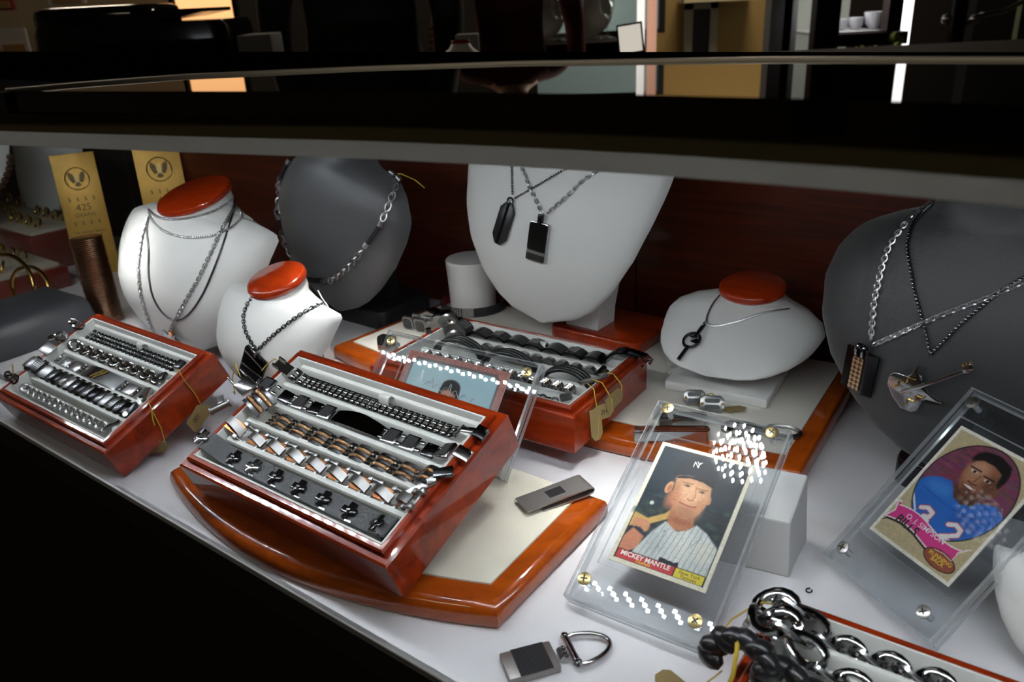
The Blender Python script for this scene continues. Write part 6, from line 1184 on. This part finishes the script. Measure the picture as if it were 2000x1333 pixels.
# black salon chair with chrome arm
c = at_y(1860, 118, 3.0); t = thing('swivel_stool', 'dark stool with curved chrome footrest at the upper right', 'stool', (c.x, 3.0, FLOOR_Z))
def zc(py): return at_y(1880, py, 3.0).z-FLOOR_Z
m = MB(); m.lathe([(0.20, 0), (0.20, 0.02), (0.03, 0.05)], 28); m.cyl((0, 0, 0.04), (0, 0, zc(-90)), 0.025, 0.025, 12); obj('column', m, M_BSTEEL, t)
m = MB(); m.tube([(0.0, 0, zc(60)), (0.06, -0.02, zc(32)), (0.14, -0.03, zc(24)), (0.22, -0.02, zc(2)), (0.27, 0, zc(-24))], 0.009, 8); obj('arm', m, M_STEEL, t, smooth=60); m = MB(); m.ball((-0.05, -0.02, zc(36)), 0.018, 10); m.ball((0.04, -0.03, zc(38)), 0.016, 10); obj('knob', m, M_STEEL, t)
m = MB(); m.lathe([(0.001, zc(-90)), (0.17, zc(-90)), (0.18, zc(-90)+0.03), (0.17, zc(-90)+0.07), (0.001, zc(-90)+0.08)], 28); obj('seat', m, M_BLACKM, t)
at_box('leaning_mirror', 1978, -60, 2030, 116, 3.2, 0.03, mat('green_grey_panel', (0.16, 0.20, 0.13), 0.4), 'greenish panel cut off by the right edge', 'panel')
# left wall pieces
at_box('wall_left_section', -400, -700, 190, 420, 3.9, 0.1, M_WALLB, struct_=True)
for x0, y0, x1, y1, lab, mm in ((8, 54, 48, 112, 'small white and tan framed picture at the left edge', M_WHITEP), (98, -30, 160, 10, 'pale framed sheet high on the beige wall', M_WHITEP), (-20, -20, 20, 22, 'red picture in the upper left corner', mat('red_print', (0.25, 0.02, 0.02), 0.6))):
    p0 = at_y(x0, y1, 3.85); p1 = at_y(x1, y0, 3.85); c = (p0+p1)/2; t = thing('wall_picture', lab, 'picture', c, group='pictures on the beige wall'); w_, h = p1.x-p0.x, p1.z-p0.z
    m = MB(); m.box((0, 0.0, 0), (w_, 0.02, h)); obj('mount', m, mm, t, smooth=0); m = MB(); m.box((0, -0.012, -h*0.22), (w_*0.8, 0.006, h*0.35)); obj('print', m, mat('tan_print', (0.35, 0.22, 0.09), 0.6), t, smooth=0)
t = thing('lit_poster', 'glowing orange backlit poster behind the black case', 'poster', at_y(402, 30, 3.4)); m = MB(); m.box((0, 0, 0.1), (0.20, 0.03, 0.46)); obj('lightbox', m, mat('orange_backlight', (0.8, 0.4, 0.2), 0.6, emit=(1.0, 0.50, 0.20), strength=1.5), t, smooth=0); m = MB(); m.box((-0.117, 0, 0.1), (0.014, 0.04, 0.48)); m.box((0.117, 0, 0.1), (0.014, 0.04, 0.48)); obj('frame', m, M_DKWOOD, t, smooth=0)
# people
def person(label, x, y, height, yaw, top, legs, skin, hair, build=1.0, arm=0.0):
    s = height/1.75; V = {}; bm = bmesh.new(); lay_ = bm.verts.layers.skin.verify()
    def v(n, p, r): q = bm.verts.new(Vector(p)*s); q[lay_].radius = (r[0]*s*build, r[1]*s*build) if isinstance(r, tuple) else (r*s*build,)*2; V[n] = q; return q
    v('pel', (0, 0, 0.95), (0.165, 0.115)); v('wst', (0, 0, 1.10), (0.140, 0.10)); v('chs', (0, -0.01, 1.30), (0.165, 0.11)); v('shd', (0, 0, 1.43), (0.13, 0.08)); v('nck', (0, 0.0, 1.50), 0.055); v('hd1', (0, -0.01, 1.58), (0.075, 0.085)); v('hd2', (0, -0.01, 1.68), (0.078, 0.095)); v('hd3', (0, 0.0, 1.74), (0.05, 0.06))
    for a, b in (('pel', 'wst'), ('wst', 'chs'), ('chs', 'shd'), ('shd', 'nck'), ('nck', 'hd1'), ('hd1', 'hd2'), ('hd2', 'hd3')): bm.edges.new((V[a], V[b]))
    for g, sg in (('l', -1), ('r', 1)):
        v(g+'sh', (sg*0.18, 0, 1.42), 0.062); v(g+'el', (sg*0.245, 0.02-arm*0.1, 1.14), 0.046); v(g+'wr', (sg*0.235, -0.06-arm*0.2, 0.92+arm*0.2), 0.032); v(g+'hn', (sg*0.230, -0.08-arm*0.24, 0.84+arm*0.2), (0.040, 0.022))
        v(g+'hp', (sg*0.095, 0, 0.88), 0.10); v(g+'kn', (sg*0.105, -0.01, 0.50), 0.062); v(g+'an', (sg*0.11, 0.02, 0.09), 0.042); v(g+'ft', (sg*0.125, -0.13, 0.035), (0.045, 0.03))
        for a, b in (('shd', g+'sh'), (g+'sh', g+'el'), (g+'el', g+'wr'), (g+'wr', g+'hn'), ('pel', g+'hp'), (g+'hp', g+'kn'), (g+'kn', g+'an'), (g+'an', g+'ft')): bm.edges.new((V[a], V[b]))
        for f in range(5):
            fx = sg*(0.230+(-0.026+0.013*f)); p0 = (fx, -0.085-arm*0.25, 0.815+arm*0.2) if f else (sg*0.20, -0.10-arm*0.25, 0.85+arm*0.2); p1 = (fx, -0.10-arm*0.26, 0.765+arm*0.2+abs(f-2.5)*0.008) if f else (sg*0.188, -0.115-arm*0.25, 0.81+arm*0.2)
            v(g+'f%d' % f, p0, 0.009); v(g+'g%d' % f, p1, 0.007); bm.edges.new((V[g+'hn'], V[g+'f%d' % f])); bm.edges.new((V[g+'f%d' % f], V[g+'g%d' % f]))
    V['pel'][lay_].use_root = True
    me = bpy.data.meshes.new('tmp_body'); bm.to_mesh(me); bm.free(); tmp = bpy.data.objects.new('tmp_body', me); COL.objects.link(tmp)
    tmp.modifiers.new('skin', 'SKIN'); tmp.modifiers.new('sub', 'SUBSURF').levels = 2; tmp.modifiers['sub'].render_levels = 2
    dg = bpy.context.evaluated_depsgraph_get(); body = bpy.data.meshes.new_from_object(tmp.evaluated_get(dg)); bpy.data.objects.remove(tmp)
    body.materials.clear(); [body.materials.append(q) for q in (skin, top, legs, M_BLACKM)]
    for p in body.polygons:
        z = p.center.z/s; xx = abs(p.center.x/s)
        p.material_index = 3 if z < 0.075 else (0 if z > 1.475 or (xx > 0.17 and z < 0.95+arm*0.2) else (1 if z > 1.0 else 2))
    body.shade_smooth(); t = thing('person', label, 'person', (x, y, FLOOR_Z), (0, 0, yaw)); put('body', body, t)
    m = MB(); m.ball((0, 0.012*s, 1.675*s), 0.112*s, 16, (0.86, 1.0, 1.02)); vs = [i for i, q in enumerate(m.v)]
    hm = m.mesh('hair', hair, 60); bm = bmesh.new(); bm.from_mesh(hm); bmesh.ops.delete(bm, geom=[q for q in bm.verts if q.co.y < -0.045*s and q.co.z < 1.70*s], context='VERTS'); bm.to_mesh(hm); bm.free(); put('hair', hm, t)
    for sg in (-1, 1): obj('eye', MB().ball((sg*0.031*s, -0.098*s, 1.63*s), 0.010*s, 8), M_WHITEP, t)
    obj('nose', MB().ball((0, -0.108*s, 1.595*s), 0.014*s, 8, (0.8, 1.1, 1.3)), skin, t); obj('mouth', MB().ball((0, -0.094*s, 1.555*s), 0.018*s, 8, (1.2, 0.6, 0.35)), mat('lip', (0.35, 0.12, 0.10), 0.5), t)
    for sg in (-1, 1): obj('ear', MB().ball((sg*0.088*s, 0.0, 1.61*s), 0.022*s, 8, (0.4, 0.8, 1.2)), skin, t)
    return t
M_SKIN = mat('skin', (0.45, 0.24, 0.15), 0.5); M_HAIR = mat('dark_hair', (0.02, 0.014, 0.01), 0.5)
c = at_y(995, 40, 3.0); person('person in a dark red top and black trousers beyond the back counter', c.x, 3.0, 1.68, 0.2, mat('dark_red_cloth', (0.085, 0.006, 0.008), 0.85), M_BLACKM, M_SKIN, M_HAIR, 0.86)
c = at_y(705, 40, 2.55); t = person('person in a black buttoned coat standing behind the back counter', c.x, 2.55, 1.80, 0.0, mat('black_coat', (0.006, 0.006, 0.007), 0.8), M_BLACKM, M_SKIN, M_HAIR, 1.12)
for k in range(5):
    q = at_y(842, 55+13*k, 2.40); m = MB(); m.ball((0, 0, 0), 0.006, 8, (1, 0.5, 1)); obj('button', m, M_COPPER, t, q-Vector((c.x, 2.55, FLOOR_Z)))
